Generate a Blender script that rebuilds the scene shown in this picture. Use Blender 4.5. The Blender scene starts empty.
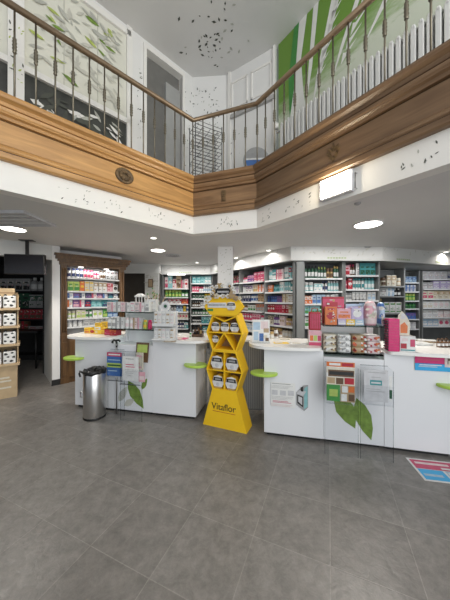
import bpy, math, random
from mathutils import Vector, Matrix
rnd = random.Random(7)
PI = math.pi
scn = bpy.context.scene
COL = scn.collection
R = math.radians
CAMZ, FPX = 1.5, 245.0

# ---------------------------------------------------------------- materials
M = {}
def mat(name, col, rough=.5, metal=0., var=0., scale=8., emit=0., bump=0., spec=.5, alpha=None):
    if name in M: return M[name]
    m = bpy.data.materials.new(name); m.use_nodes = True
    nt = m.node_tree; b = nt.nodes['Principled BSDF']
    b.inputs['Base Color'].default_value = (*col, 1)
    b.inputs['Roughness'].default_value = rough
    b.inputs['Metallic'].default_value = metal
    b.inputs['Specular IOR Level'].default_value = spec
    if emit:
        b.inputs['Emission Color'].default_value = (*col, 1); b.inputs['Emission Strength'].default_value = emit
    if var or bump:
        tc = nt.nodes.new('ShaderNodeTexCoord'); n = nt.nodes.new('ShaderNodeTexNoise')
        n.inputs['Scale'].default_value = scale; n.inputs['Detail'].default_value = 4
        nt.links.new(tc.outputs['Object'], n.inputs['Vector'])
        if var:
            r = nt.nodes.new('ShaderNodeValToRGB')
            r.color_ramp.elements[0].position = .3; r.color_ramp.elements[1].position = .7
            r.color_ramp.elements[0].color = (*[max(0, c*(1-var)) for c in col], 1)
            r.color_ramp.elements[1].color = (*[min(1, c*(1+var)) for c in col], 1)
            nt.links.new(n.outputs['Fac'], r.inputs['Fac']); nt.links.new(r.outputs['Color'], b.inputs['Base Color'])
        if bump:
            bp = nt.nodes.new('ShaderNodeBump'); bp.inputs['Strength'].default_value = bump; bp.inputs['Distance'].default_value = .01
            nt.links.new(n.outputs['Fac'], bp.inputs['Height']); nt.links.new(bp.outputs['Normal'], b.inputs['Normal'])
    M[name] = m
    return m

def wood_mat(name, c1, c2, rough=.35, use_uv=False, sc=(1.2, 14, 14)):
    m = bpy.data.materials.new(name); m.use_nodes = True; nt = m.node_tree; L = nt.links.new
    b = nt.nodes['Principled BSDF']; b.inputs['Roughness'].default_value = rough
    tc = nt.nodes.new('ShaderNodeTexCoord'); mp = nt.nodes.new('ShaderNodeMapping'); mp.inputs['Scale'].default_value = sc
    L(tc.outputs['UV' if use_uv else 'Object'], mp.inputs['Vector'])
    n = nt.nodes.new('ShaderNodeTexNoise'); n.inputs['Scale'].default_value = 1.6; n.inputs['Detail'].default_value = 7; n.inputs['Distortion'].default_value = 1.2
    L(mp.outputs['Vector'], n.inputs['Vector'])
    r = nt.nodes.new('ShaderNodeValToRGB')
    r.color_ramp.elements[0].position = .32; r.color_ramp.elements[0].color = (*c1, 1)
    r.color_ramp.elements[1].position = .68; r.color_ramp.elements[1].color = (*c2, 1)
    L(n.outputs['Fac'], r.inputs['Fac']); L(r.outputs['Color'], b.inputs['Base Color'])
    bp = nt.nodes.new('ShaderNodeBump'); bp.inputs['Strength'].default_value = .08
    L(n.outputs['Fac'], bp.inputs['Height']); L(bp.outputs['Normal'], b.inputs['Normal'])
    M[name] = m; return m

def clear_mat(name, tint=(.93, .95, .95), refl=.10):
    m = bpy.data.materials.new(name); m.use_nodes = True; nt = m.node_tree; L = nt.links.new
    for n in list(nt.nodes):
        if n.type == 'BSDF_PRINCIPLED': nt.nodes.remove(n)
    out = [n for n in nt.nodes if n.type == 'OUTPUT_MATERIAL'][0]
    t = nt.nodes.new('ShaderNodeBsdfTransparent'); t.inputs['Color'].default_value = (*tint, 1)
    g = nt.nodes.new('ShaderNodeBsdfGlossy'); g.inputs['Roughness'].default_value = .05
    lw = nt.nodes.new('ShaderNodeLayerWeight'); lw.inputs['Blend'].default_value = refl
    x = nt.nodes.new('ShaderNodeMixShader')
    L(lw.outputs['Fresnel'], x.inputs['Fac']); L(t.outputs[0], x.inputs[1]); L(g.outputs[0], x.inputs[2]); L(x.outputs[0], out.inputs['Surface'])
    M[name] = m; return m

def floor_mat():
    m = bpy.data.materials.new('slate_tiles'); m.use_nodes = True; nt = m.node_tree; L = nt.links.new
    b = nt.nodes['Principled BSDF']
    tc = nt.nodes.new('ShaderNodeTexCoord')
    # rotate so tile axes lie at -23 deg; vertex at (-.233,1.733)
    T = .449; a = R(23)
    px = (-.233)*math.cos(a) - 1.733*math.sin(a); py = (-.233)*math.sin(a) + 1.733*math.cos(a)
    mp = nt.nodes.new('ShaderNodeMapping'); mp.inputs['Rotation'].default_value = (0, 0, a)
    mp.inputs['Location'].default_value = (-px + T*20, -py + T*20, 0)
    L(tc.outputs['Object'], mp.inputs['Vector'])
    br = nt.nodes.new('ShaderNodeTexBrick'); br.offset = 0; br.squash = 1
    br.inputs['Scale'].default_value = 1; br.inputs['Mortar Size'].default_value = .003; br.inputs['Mortar Smooth'].default_value = .3
    br.inputs['Brick Width'].default_value = T; br.inputs['Row Height'].default_value = T
    br.inputs['Color1'].default_value = (.19, .178, .166, 1); br.inputs['Color2'].default_value = (.245, .232, .218, 1)
    br.inputs['Mortar'].default_value = (.29, .275, .255, 1)
    L(mp.outputs['Vector'], br.inputs['Vector'])
    n1 = nt.nodes.new('ShaderNodeTexNoise'); n1.inputs['Scale'].default_value = 11; n1.inputs['Detail'].default_value = 14; n1.inputs['Roughness'].default_value = .80; n1.inputs['Distortion'].default_value = .25
    L(tc.outputs['Object'], n1.inputs['Vector'])
    r1 = nt.nodes.new('ShaderNodeValToRGB'); r1.color_ramp.elements[0].position = .32; r1.color_ramp.elements[0].color = (.52, .52, .52, 1)
    r1.color_ramp.elements[1].position = .72; r1.color_ramp.elements[1].color = (1.35, 1.34, 1.32, 1)
    L(n1.outputs['Fac'], r1.inputs['Fac'])
    mx = nt.nodes.new('ShaderNodeMixRGB'); mx.blend_type = 'MULTIPLY'; mx.inputs['Fac'].default_value = .85
    L(br.outputs['Color'], mx.inputs[1]); L(r1.outputs['Color'], mx.inputs[2]); L(mx.outputs[0], b.inputs['Base Color'])
    n2 = nt.nodes.new('ShaderNodeTexNoise'); n2.inputs['Scale'].default_value = 22; n2.inputs['Detail'].default_value = 8; n2.inputs['Distortion'].default_value = .8
    L(tc.outputs['Object'], n2.inputs['Vector'])
    rr = nt.nodes.new('ShaderNodeMapRange'); rr.inputs['To Min'].default_value = .24; rr.inputs['To Max'].default_value = .52
    L(n2.outputs['Fac'], rr.inputs['Value']); L(rr.outputs[0], b.inputs['Roughness'])
    bp = nt.nodes.new('ShaderNodeBump'); bp.inputs['Strength'].default_value = .35; bp.inputs['Distance'].default_value = .006
    ad = nt.nodes.new('ShaderNodeMath'); ad.operation = 'MULTIPLY_ADD'; ad.inputs[1].default_value = -.8
    L(br.outputs['Fac'], ad.inputs[0]); L(n2.outputs['Fac'], ad.inputs[2]); L(ad.outputs[0], bp.inputs['Height']); L(bp.outputs['Normal'], b.inputs['Normal'])
    return m

def mural_mat():
    m = bpy.data.materials.new('mural_green'); m.use_nodes = True; nt = m.node_tree; L = nt.links.new
    b = nt.nodes['Principled BSDF']; b.inputs['Roughness'].default_value = .6
    tc = nt.nodes.new('ShaderNodeTexCoord')
    sx = nt.nodes.new('ShaderNodeSeparateXYZ'); L(tc.outputs['Object'], sx.inputs[0])
    n = nt.nodes.new('ShaderNodeTexNoise'); n.inputs['Scale'].default_value = 5; n.inputs['Detail'].default_value = 8; n.inputs['Roughness'].default_value = .7
    mp = nt.nodes.new('ShaderNodeMapping'); mp.inputs['Rotation'].default_value = (0, R(35), 0); mp.inputs['Scale'].default_value = (.6, 1, 2.2)
    L(tc.outputs['Object'], mp.inputs[0]); L(mp.outputs[0], n.inputs['Vector'])
    # pale wash low on the wall, x along wall, z height:   wash = z - 1.0*x*? lower right
    k = nt.nodes.new('ShaderNodeMath'); k.operation = 'MULTIPLY_ADD'; k.inputs[1].default_value = .17
    L(sx.outputs['X'], k.inputs[0])
    zz = nt.nodes.new('ShaderNodeMath'); zz.operation = 'SUBTRACT'; zz.inputs[0].default_value = 1.62; L(sx.outputs['Z'], zz.inputs[1])
    L(zz.outputs[0], k.inputs[2])
    ad = nt.nodes.new('ShaderNodeMath'); ad.operation = 'ADD'; L(k.outputs[0], ad.inputs[0]); L(n.outputs['Fac'], ad.inputs[1])
    r = nt.nodes.new('ShaderNodeValToRGB'); e = r.color_ramp.elements
    e[0].position = .52; e[0].color = (.155, .30, .045, 1); e[1].position = .95; e[1].color = (.62, .66, .54, 1)
    x = e.new(.72); x.color = (.30, .42, .19, 1)
    L(ad.outputs[0], r.inputs['Fac']); L(r.outputs['Color'], b.inputs['Base Color'])
    return m

white = mat('white_paint', (.80, .79, .77), .55, var=.02, scale=3)
ceilw = mat('ceiling_paint', (.70, .69, .675), .6, var=.03, scale=1.5)
fascia_w = mat('fascia_white', (.84, .82, .78), .5, var=.02, scale=4)
lam = mat('white_laminate', (.77, .775, .79), .32, var=.012, scale=2)
lamtop = mat('white_worktop', (.86, .85, .82), .25, var=.015, scale=5)
greywall = mat('grey_wall', (.60, .60, .58), .6, var=.05, scale=2)
shelfgrey = mat('shelf_grey', (.20, .205, .20), .5, var=.1, scale=6)
shelfback = mat('shelf_back', (.10, .105, .105), .6, var=.1, scale=6)
panelgrey = mat('grey_panel', (.27, .28, .275), .5, var=.06, scale=3)
shelfwhite = mat('shelf_white', (.70, .71, .71), .35, var=.01)
dark = mat('unlit_room_dark', (.012, .012, .012), .8, var=.2)  # near-black colour puts the store room's lack of light into its surfaces
darkbrown = mat('dark_brown_paint', (.10, .085, .07), .8, var=.2, scale=3)
black = mat('black_plastic', (.012, .012, .012), .4, var=.1)
steel = mat('stainless_steel', (.62, .61, .60), .28, 1., var=.06, scale=3)
chrome = mat('chrome', (.7, .7, .7), .15, 1., var=.02)
bronze = mat('bronze', (.21, .185, .14), .35, .75, var=.15, scale=40)
railm = mat('rail_bronze', (.34, .24, .15), .32, .7, var=.12, scale=14)
lime = mat('lime_plastic', (.42, .62, .09), .3, var=.02)
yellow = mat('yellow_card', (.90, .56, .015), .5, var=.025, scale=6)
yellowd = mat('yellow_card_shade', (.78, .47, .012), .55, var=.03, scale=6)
brownc = mat('brown_card', (.30, .19, .10), .7, var=.1, scale=12)
kraft = mat('kraft_card', (.50, .37, .22), .75, var=.08, scale=10)
leafdark = mat('leaf_print_dark', (.07, .075, .06), .6, var=.2)
leafgrey = mat('leaf_print_grey', (.46, .46, .41), .6, var=.1)
leafpale = mat('leaf_print_pale', (.56, .55, .48), .6, var=.1)
leafgreen = mat('leaf_print_green', (.17, .27, .045), .55, var=.25, scale=20)
leaflime = mat('leaf_print_lime', (.42, .50, .12), .55, var=.15, scale=20)
frost = mat('printed_glass', (.74, .73, .64), .25, var=.06, scale=2)
darkprint = mat('dark_leaf_print', (.045, .047, .042), .4, var=.4, scale=6)
wood = wood_mat('oak_parapet_lit', (.42, .22, .075), (.62, .34, .12), .36, True, (.8, 9, 1))  # left segment: oak with golden lamplight put into the colour
wood_c = wood_mat('oak_parapet_backlit', (.135, .078, .042), (.21, .128, .07), .38, True, (.8, 9, 1))  # right segment: same oak, backlit shade painted into the colour
wood_b = wood_mat('oak_parapet_shaded', (.19, .105, .05), (.30, .175, .085), .38, True, (.8, 9, 1))  # middle segment: same oak, milder shade painted into the colour
woodc = wood_mat('oak_cabinet', (.07, .034, .012), (.16, .082, .03), .4, False, (14, 14, 1.2))
carved = mat('carved_oak', (.13, .08, .035), .5, var=.5, scale=30, bump=.5)
glow = mat('lamp_glow', (1, .96, .88), .5, emit=14)
flood = mat('flood_glow', (1, .93, .78), .5, emit=55)
spotg = mat('spot_glow', (1, .95, .88), .5, emit=4)
strip = mat('strip_glow', (1, 1, .97), .5, emit=1.6)
acry = clear_mat('clear_acrylic', (.955, .96, .965), .05)
acryedge = clear_mat('acrylic_edge', (.76, .79, .79), .10)
glassm = clear_mat('glass_shelf', (.80, .88, .86), .2)
murald = mat('mural_white', (.78, .78, .74), .6, var=.04)
MURAL = mural_mat(); FLOOR = floor_mat()

PALETTE = dict(
    white=(.80, .80, .78), cream=(.72, .66, .52), pink=(.78, .38, .45), pale_pink=(.80, .64, .64), rose=(.60, .06, .15), red=(.44, .012, .03), magenta=(.70, .012, .17),
    orange=(.70, .17, .03), yellow=(.85, .55, .03), lime=(.45, .60, .08), green=(.06, .30, .06), dark_green=(.02, .10, .05), teal=(.03, .30, .32), aqua=(.25, .58, .60),
    blue=(.04, .16, .48), pale_blue=(.40, .58, .75), navy=(.02, .035, .14), purple=(.20, .07, .28), lilac=(.50, .42, .66), brown=(.14, .07, .03), tan=(.48, .33, .17),
    grey=(.38, .38, .38), pale_grey=(.62, .62, .64), black=(.015, .015, .015), gold=(.55, .36, .10), amber=(.18, .07, .01))
def C(n):
    r, g, b_ = PALETTE[n]; l = .3*r+.55*g+.15*b_; k = .98 if n in ('red', 'rose', 'magenta', 'orange', 'yellow', 'dark_green', 'green') else .86
    return mat('print_'+n, tuple((l+(q-l)*k)*.88 for q in (r, g, b_)), .4, var=.10, scale=22)

# ---------------------------------------------------------------- mesh builder
class MB:
    def __init__(s): s.v = []; s.f = []; s.mi = []; s.uv = []; s.mats = []; s.T = Matrix.Identity(4); s.smooth = []
    def m(s, mt):
        if mt not in s.mats: s.mats.append(mt)
        return s.mats.index(mt)
    def vert(s, p): s.v.append(tuple(s.T @ Vector(p))); return len(s.v)-1
    def face(s, idx, mt, uv=None, sm=False): s.f.append(tuple(idx)); s.mi.append(s.m(mt)); s.uv.append(uv); s.smooth.append(sm)
    def poly(s, pts, mt, sm=False): s.face([s.vert(p) for p in pts], mt, sm=sm)
    def box(s, x0, x1, y0, y1, z0, z1, mt, bev=0.):
        if bev:
            o = [(x0+bev, y0), (x1-bev, y0), (x1, y0+bev), (x1, y1-bev), (x1-bev, y1), (x0+bev, y1), (x0, y1-bev), (x0, y0+bev)]
            s.loft([[(*s._in(p, (x0+x1)/2, (y0+y1)/2, bev), z0) for p in o], [(*p, z0+bev) for p in o], [(*p, z1-bev) for p in o], [(*s._in(p, (x0+x1)/2, (y0+y1)/2, bev), z1) for p in o]], mt)
            return
        p = [(x0, y0), (x1, y0), (x1, y1), (x0, y1)]
        s.prism(p, z0, z1, mt)
    def _in(s, p, cx, cy, b): return (p[0] + (b if p[0] < cx else -b)*.7, p[1] + (b if p[1] < cy else -b)*.7)
    def prism(s, poly, z0, z1, mt, top=None):
        s.loft([[(x, y, z0) for x, y in poly], [(x, y, z1) for x, y in poly]], mt, top=top)
    def loft(s, rings, mt, cap=True, sm=False, top=None, mts=None):
        n = len(rings[0]); ids = [[s.vert(p) for p in r] for r in rings]
        for k in range(len(rings)-1):
            mm = mts[k] if mts else mt
            for i in range(n):
                j = (i+1) % n
                s.face((ids[k][i], ids[k][j], ids[k+1][j], ids[k+1][i]), mm, sm=sm)
        if cap:
            s.face(ids[0][::-1], mts[0] if mts else mt); s.face(ids[-1], top or (mts[-1] if mts else mt))
    def lathe(s, prof, mt, seg=12, cx=0, cy=0, sm=True, mts=None, sy=1.):
        rings = [[(cx+r*math.cos(2*PI*i/seg), cy+sy*r*math.sin(2*PI*i/seg), z) for i in range(seg)] for r, z in prof]
        s.loft(rings, mt, True, sm, mts=mts)
    def tube(s, pts, r, mt, seg=8, sm=True, radii=None):
        pts = [Vector(p) for p in pts]; rings = []
        for i, p in enumerate(pts):
            d = (pts[min(i+1, len(pts)-1)] - pts[max(i-1, 0)]).normalized()
            a = d.cross(Vector((0, 0, 1)))
            if a.length < 1e-3: a = Vector((1, 0, 0))
            a.normalize(); b = a.cross(d).normalized(); rr = radii[i] if radii else r
            rings.append([tuple(p + rr*(math.cos(2*PI*k/seg)*a + math.sin(2*PI*k/seg)*b)) for k in range(seg)])
        s.loft(rings, mt, True, sm)
    def wallpoly(s, pts, y, mt):            # flat print facing -y, pts (x,z) counter-clockwise seen from the front
        s.poly([(x, y, z) for x, z in pts], mt)
    def slab(s, pts, y0, y1, mt, fm=None):  # outline (x,z) extruded along y (front y0)
        n = len(pts); a = [s.vert((x, y0, z)) for x, z in pts]; b = [s.vert((x, y1, z)) for x, z in pts]
        s.face(a, fm or mt); s.face(b[::-1], mt)
        for i in range(n): j = (i+1) % n; s.face((a[j], a[i], b[i], b[j]), mt)
    def leaf(s, x, z, ln, ang, mt, y=-.002, wid=.32):
        ca, sa = math.cos(ang), math.sin(ang); pts = []
        for t, w in ((0, 0), (.2, .7), (.45, 1), (.75, .65), (1, 0), (.75, -.65), (.45, -1), (.2, -.7)):
            a = (t-.5)*ln; b = -w*wid*ln/2; pts.append((x+a*ca-b*sa, z+a*sa+b*ca))
        s.wallpoly(pts, y, mt)
    def mesh(s, name):
        me = bpy.data.meshes.new(name); me.from_pydata(s.v, [], s.f)
        for mt in s.mats: me.materials.append(mt)
        me.polygons.foreach_set('material_index', s.mi); me.polygons.foreach_set('use_smooth', s.smooth)
        if any(u is not None for u in s.uv):
            ul = me.uv_layers.new(name='UVMap'); k = 0
            for f, u in zip(s.f, s.uv):
                for i in range(len(f)):
                    ul.data[k].uv = u[i] if u else (0, 0); k += 1
        me.update(); return me
    def build(s, name, parent=None, loc=None, rz=0., label=None, cat=None, group=None, kind=None):
        return link(name, s.mesh(name), parent, loc, rz, label, cat, group, kind)

def link(name, data, parent=None, loc=None, rz=0., label=None, cat=None, group=None, kind=None):
    o = bpy.data.objects.new(name, data); COL.objects.link(o)
    if parent is not None: o.parent = parent
    if loc is not None: o.location = loc
    o.rotation_euler = (0, 0, rz)
    for k, v in (('label', label), ('category', cat), ('group', group), ('kind', kind)):
        if v: o[k] = v
    return o
def thing(name, label, cat, loc=(0, 0, 0), rz=0., group=None): return link(name, None, None, loc, rz, label, cat, group)

class Frame:
    def __init__(s, ox, oy, ang): s.o = (ox, oy); s.a = ang; s.c = math.cos(ang); s.s = math.sin(ang)
    def w(s, x, y, z=0.): return (s.o[0]+x*s.c-y*s.s, s.o[1]+x*s.s+y*s.c, z)
    def loc(s, X, Y): dx, dy = X-s.o[0], Y-s.o[1]; return (dx*s.c+dy*s.s, -dx*s.s+dy*s.c)
def fr(p, q): return Frame(p[0], p[1], math.atan2(q[1]-p[1], q[0]-p[0]))
def at(u, v, z):            # point of the photograph's ray at height z
    Y = (CAMZ-z)*FPX/(v-300.); return ((u-225)/FPX*Y, Y)
def ux(u, Y): return (u-225)/FPX*Y
def vz(v, Y): return CAMZ-(v-300)/FPX*Y
def text_mesh(body, size, mt, depth=.001):
    cu = bpy.data.curves.new('lettering', 'FONT'); cu.body = body; cu.size = size; cu.align_x = 'CENTER'; cu.extrude = depth
    o = bpy.data.objects.new('lettering', cu); COL.objects.link(o)
    dg = bpy.context.evaluated_depsgraph_get(); dg.update()
    me = bpy.data.meshes.new_from_object(o.evaluated_get(dg)); COL.objects.unlink(o); bpy.data.objects.remove(o)
    me.transform(Matrix.Rotation(PI/2, 4, 'X')); me.materials.clear(); me.materials.append(mt); return me

# ---------------------------------------------------------------- plan
c1 = (-.46, 3.53); c2 = (.42, 3.23)
d1 = (.7156, .6985); d2 = (.5975, -.8019)
A0 = (c1[0]-d1[0]*5, c1[1]-d1[1]*5); B0 = (c2[0]+d2[0]*4.2, c2[1]+d2[1]*4.2)
PATH = [A0, c1, c2, B0]
ZC, ZW, ZT, ZR, ZU = 2.45, 2.696, 3.235, 4.09, 5.5
def offset(path, o):        # o > 0: towards the open well (right of travel)
    out = []
    for i, p in enumerate(path):
        ns = []
        for a, b in ((i-1, i), (i, i+1)):
            if a < 0 or b >= len(path): continue
            dx, dy = path[b][0]-path[a][0], path[b][1]-path[a][1]; l = math.hypot(dx, dy); ns.append((dy/l, -dx/l))
        if len(ns) == 1: n = ns[0]; k = 1
        else:
            n = (ns[0][0]+ns[1][0], ns[0][1]+ns[1][1]); l = math.hypot(*n); n = (n[0]/l, n[1]/l); k = 1/(n[0]*ns[0][0]+n[1]*ns[0][1])
        out.append((p[0]+n[0]*o*k, p[1]+n[1]*o*k))
    return out
def sweep(mb, path, prof, mt, seg=None, groove=()):
    rows = [[(*q, z) for q in offset(path, o)] for o, z in prof]
    ds = [0]
    for a, b in zip(path, path[1:]): ds.append(ds[-1]+math.hypot(b[0]-a[0], b[1]-a[1])+.37)
    pl = [0]
    for (o0, z0), (o1, z1) in zip(prof, prof[1:]): pl.append(pl[-1]+math.hypot(o1-o0, z1-z0))
    for k in range(len(prof)-1):
        for i in range(len(path)-1):
            q = [rows[k][i], rows[k][i+1], rows[k+1][i+1], rows[k+1][i]]
            mb.face([mb.vert(p) for p in q], groove[0] if groove and k in groove[1] else seg[i] if seg else mt, uv=[(ds[i], pl[k]), (ds[i+1], pl[k]), (ds[i+1], pl[k+1]), (ds[i], pl[k+1])])

# ---------------------------------------------------------------- structure: floor, ceilings, walls
b = MB(); b.box(-9, 8, -4, 8, -.1, 0, FLOOR); b.build('floor', kind='structure')
b = MB()
b.poly([(-9, A0[1], ZC), (A0[0], A0[1], ZC), (*c1, ZC), (-9, 8, ZC)][::1], ceilw)
b.poly([(*c1, ZC), (*c2, ZC), (8, 8, ZC), (-9, 8, ZC)], ceilw)
b.poly([(*c2, ZC), (B0[0], B0[1], ZC), (8, B0[1], ZC), (8, 8, ZC)], ceilw)
b.build('ceiling_lower', kind='structure')
b = MB(); b.box(-9, 8, -1.5, 8, ZU, ZU+.1, ceilw)
for i in range(52):        # leaf prints scattered on the upper ceiling
    x, y = rnd.gauss(-.22, .22), rnd.gauss(3.70, .34)
    if y > 4.2: continue
    a = rnd.random()*6.3; l = rnd.uniform(.03, .075); w = l*.25
    p = [(-l/2, 0), (0, w), (l/2, 0), (0, -w)]
    b.poly([(x+q[0]*math.cos(a)-q[1]*math.sin(a), y+q[0]*math.sin(a)+q[1]*math.cos(a), ZU-.003) for q in p], leafdark if rnd.random() < .6 else leafgrey)
b.build('ceiling_upper', kind='structure')

def leafrow(mb, x0, x1, z0, z1, n, mats, l0=.03, l1=.07, y=-.003):
    for i in range(n): mb.leaf(rnd.uniform(x0, x1), rnd.uniform(z0, z1), rnd.uniform(l0, l1), rnd.uniform(-.3, 1.9), rnd.choice(mats), y)

# white fascia under the parapet
b = MB(); sweep(b, PATH, [(-.12, ZC-.001), (0, ZC-.001), (0, ZW), (-.12, ZW)], fascia_w)
for (p, q, xs) in ((A0, c1, [(3.1, 4.95, 44)]), (c1, c2, [(.05, .88, 22)]), (c2, B0, [(.1, .8, 26), (1.3, 2.7, 26)])):
    f = fr(p, q); b.T = Matrix.Translation((*f.o, 0)) @ Matrix.Rotation(f.a, 4, 'Z')
    for x0, x1, n in xs:
        for c in range(n//6):
            cx = rnd.uniform(x0, x1)
            for i in range(6):
                b.leaf(min(max(cx+rnd.gauss(0, .09), x0), x1), rnd.uniform(ZC+.05, ZW-.05), rnd.uniform(.018, .04), rnd.uniform(0, 2), leafdark if rnd.random() < .35 else leafgrey, -.002)
b.T = Matrix.Identity(4)
b.build('trim_1', kind='structure')

# gallery slab
b = MB()
n1 = (-d1[1], d1[0]); n2 = (-d2[1], d2[0])
gal = offset(PATH, -3.0)
for i in range(3):
    o = offset(PATH, -.10)
    b.poly([(*o[i], 3.0), (*o[i+1], 3.0), (*gal[i+1], 3.0), (*gal[i], 3.0)], greywall)
b.build('floor_gallery', kind='structure')

# wooden parapet
prof = [(-.06, ZW), (.045, ZW), (.062, 2.708), (.062, 2.75), (.050, 2.757), (.050, 2.764), (.058, 2.775), (.056, 2.795), (.040, 2.812), (.034, 2.822), (0, 2.824), (0, 2.834), (.012, 2.836),
        (.012, 3.033), (0, 3.035), (0, 3.046), (.030, 3.048), (.040, 3.07), (.062, 3.082), (.062, 3.088), (.070, 3.10), (.072, 3.125), (.026, 3.13), (.026, 3.147), (.05, 3.15), (.062, 3.175), (.095, 3.195), (.104, 3.215), (.098, ZT), (-.09, ZT), (-.09, 2.99)]
b = MB(); sweep(b, PATH, prof, wood, [wood, wood_b, wood_c], (mat('groove_shade', (.06, .03, .012), .6, var=.1), (4, 10, 14, 22)))  # segment tones carry painted light and shade; groove strips are painted shadow
for p, q, s in ((A0, c1, 5-.02), (A0, c1, 3.17)):
    pass
par = b.build('balcony_parapet', kind='structure')
def ornament(f, x, z, kind):
    m = MB(); m.T = Matrix.Translation(f.w(x, -.012, z)) @ Matrix.Rotation(f.a, 4, 'Z') @ Matrix.Rotation(PI/2, 4, 'X')
    if kind == 'oval':
        m.lathe([(.105, 0), (.105, .012), (.085, .022), (.075, .012)], carved, 20, sy=.85)
        for i in range(9):
            a = i*2*PI/9; m.T = Matrix.Translation(f.w(x+.048*math.cos(a), -.024, z+.04*math.sin(a))) @ Matrix.Rotation(f.a, 4, 'Z')
            m.lathe([(.003, -.022), (.018, -.012), (.022, 0), (.018, .012), (.003, .022)], carved, 8)
    elif kind == 'bar':
        m.box(-.03, .03, -.075, .075, 0, .012, carved, .004)
        for i in range(5): m.box(-.02, .02, -.065+i*.027, -.048+i*.027, .012, .022, carved, .003)
    else:
        for k, (dx, dz, l, a) in enumerate([(0, .05, .09, PI/2), (-.03, .03, .08, 2.3), (.03, .03, .08, .85), (-.03, -.03, .09, 1.9), (.03, -.03, .09, 1.25), (0, -.07, .08, PI/2), (-.055, .0, .06, 2.0), (.055, 0, .06, 1.1)]):
            m.T = Matrix.Translation(f.w(x, -.014, z)) @ Matrix.Rotation(f.a, 4, 'Z')
            for yy, sc in ((0, 1), (-.008, .7), (-.014, .4)): m.leaf(dx, dz, l*sc, a, carved, yy, .4)
    m.build('carved_ornament', par, label={'oval': 'oval carved rosette', 'bar': 'small upright carved plaque', 'leaf': 'carved leaf crest'}[kind])
fL, fM, fR = fr(A0, c1), fr(c1, c2), fr(c2, B0)
def s_at(f, u): r = (u-225)/FPX; return (r*f.o[1]-f.o[0])/(f.c-r*f.s)
ornament(fL, s_at(fL, 124), 2.93, 'oval'); ornament(fM, s_at(fM, 224), 2.93, 'bar'); ornament(fR, s_at(fR, 334), 2.93, 'leaf')

# railing
rail = thing('balcony_railing', 'bronze balcony railing with thin collared balusters above the wooden parapet', 'railing', (0, 0, ZT))
b = MB(); b.tube([(*p, ZR-ZT) for p in PATH], .030, railm, 10); b.build('handrail', rail)
bal = MB(); bal.tube([(0, 0, 0), (0, 0, ZR-ZT-.015)], .0085, bronze, 6)
bal.lathe([(.016, 0), (.016, .01), (.009, .02)], bronze, 8)
col_ = MB(); col_.lathe([(.010, .44), (.017, .45), (.013, .465), (.019, .48), (.013, .495), (.019, .51), (.013, .525), (.019, .54), (.013, .555), (.017, .57), (.010, .58)], bronze, 8); colm = col_.mesh('collar')
balm = bal.mesh('baluster')
for f, L_ in ((fL, 5.0), (fM, math.dist(c1, c2)), (fR, 4.2)):
    if f is fL: xs = [5-.005-.15*k for k in range(0, 19)]
    elif f is fM: n = 6; xs = [L_*(k)/n for k in range(1, n)]
    else: xs = [.005+.15*k for k in range(0, 19)]
    for x in xs: bo_ = link('baluster', balm, rail, (f.w(x, 0, 0))); link('collar', colm, bo_)

# ---------------------------------------------------------------- gallery walls
GD = .7
g0 = (c1[0]+n1[0]*GD-d1[0]*5, c1[1]+n1[1]*GD-d1[1]*5)
gc1 = (-.58, 4.40)
def wall(name, p, q, z0, z1, mt, th=.1, extra=None):
    f = fr(p, q); L_ = math.dist(p, q); m = MB()
    m.box(0, L_, 0, th, z0, z1, mt)
    if extra: extra(m, L_)
    return m.build(name, None, (*f.o, 0), f.a, kind='structure'), f, L_
# left upper wall: glazed printed panels, posts and a door
fgl = fr(g0, gc1); GL = math.dist(g0, gc1)
x_door0, x_door1 = s_at(fgl, 146), s_at(fgl, 182)
def exl(m, L_): leafrow(m, x_door0-.14, x_door0-.02, 3.9, 5.1, 26, [leafdark, leafgrey], .02, .05); leafrow(m, x_door1+.02, L_, 3.6, 5.2, 40, [leafdark, leafgrey], .02, .05)
m = MB(); DZ = 5.36
x_p1 = s_at(fgl, 134); x_p0 = s_at(fgl, 16)
m.box(x_p1-.06, x_door0, 0, .1, 3.0, ZU, white); m.box(x_door1, GL, 0, .1, 3.0, ZU, white); m.box(x_door0, x_door1, 0, .1, DZ, ZU, white)
m.box(0, x_p1-.06, 0, .1, 5.42, ZU, white)
exl(m, GL); m.build('wall_gallery_left', None, (*fgl.o, 0), fgl.a, kind='structure')
# door
d = link('door_1', None, None, fgl.w(x_door0, 0, 3.0), fgl.a, kind='structure'); W = x_door1-x_door0
m = MB(); m.box(-.05, .0, -.03, .1, 0, DZ-3, fascia_w); m.box(W, W+.04, -.03, .1, 0, DZ-3, fascia_w); m.box(-.05, W+.04, -.03, .1, DZ-3, DZ-2.93, fascia_w); m.build('door_frame', d)
m = MB(); m.box(0, W, .09, .12, 0, DZ-3, mat('door_grey', (.17, .165, .155), .5, var=.08)); m.build('door_leaf', d)
m = MB(); m.box(W*.55, W-.02, .03, .09, 0, DZ-3.25, mat('door_pale_grey', (.36, .36, .35), .5, var=.05)); m.build('door_panel', d)
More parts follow.
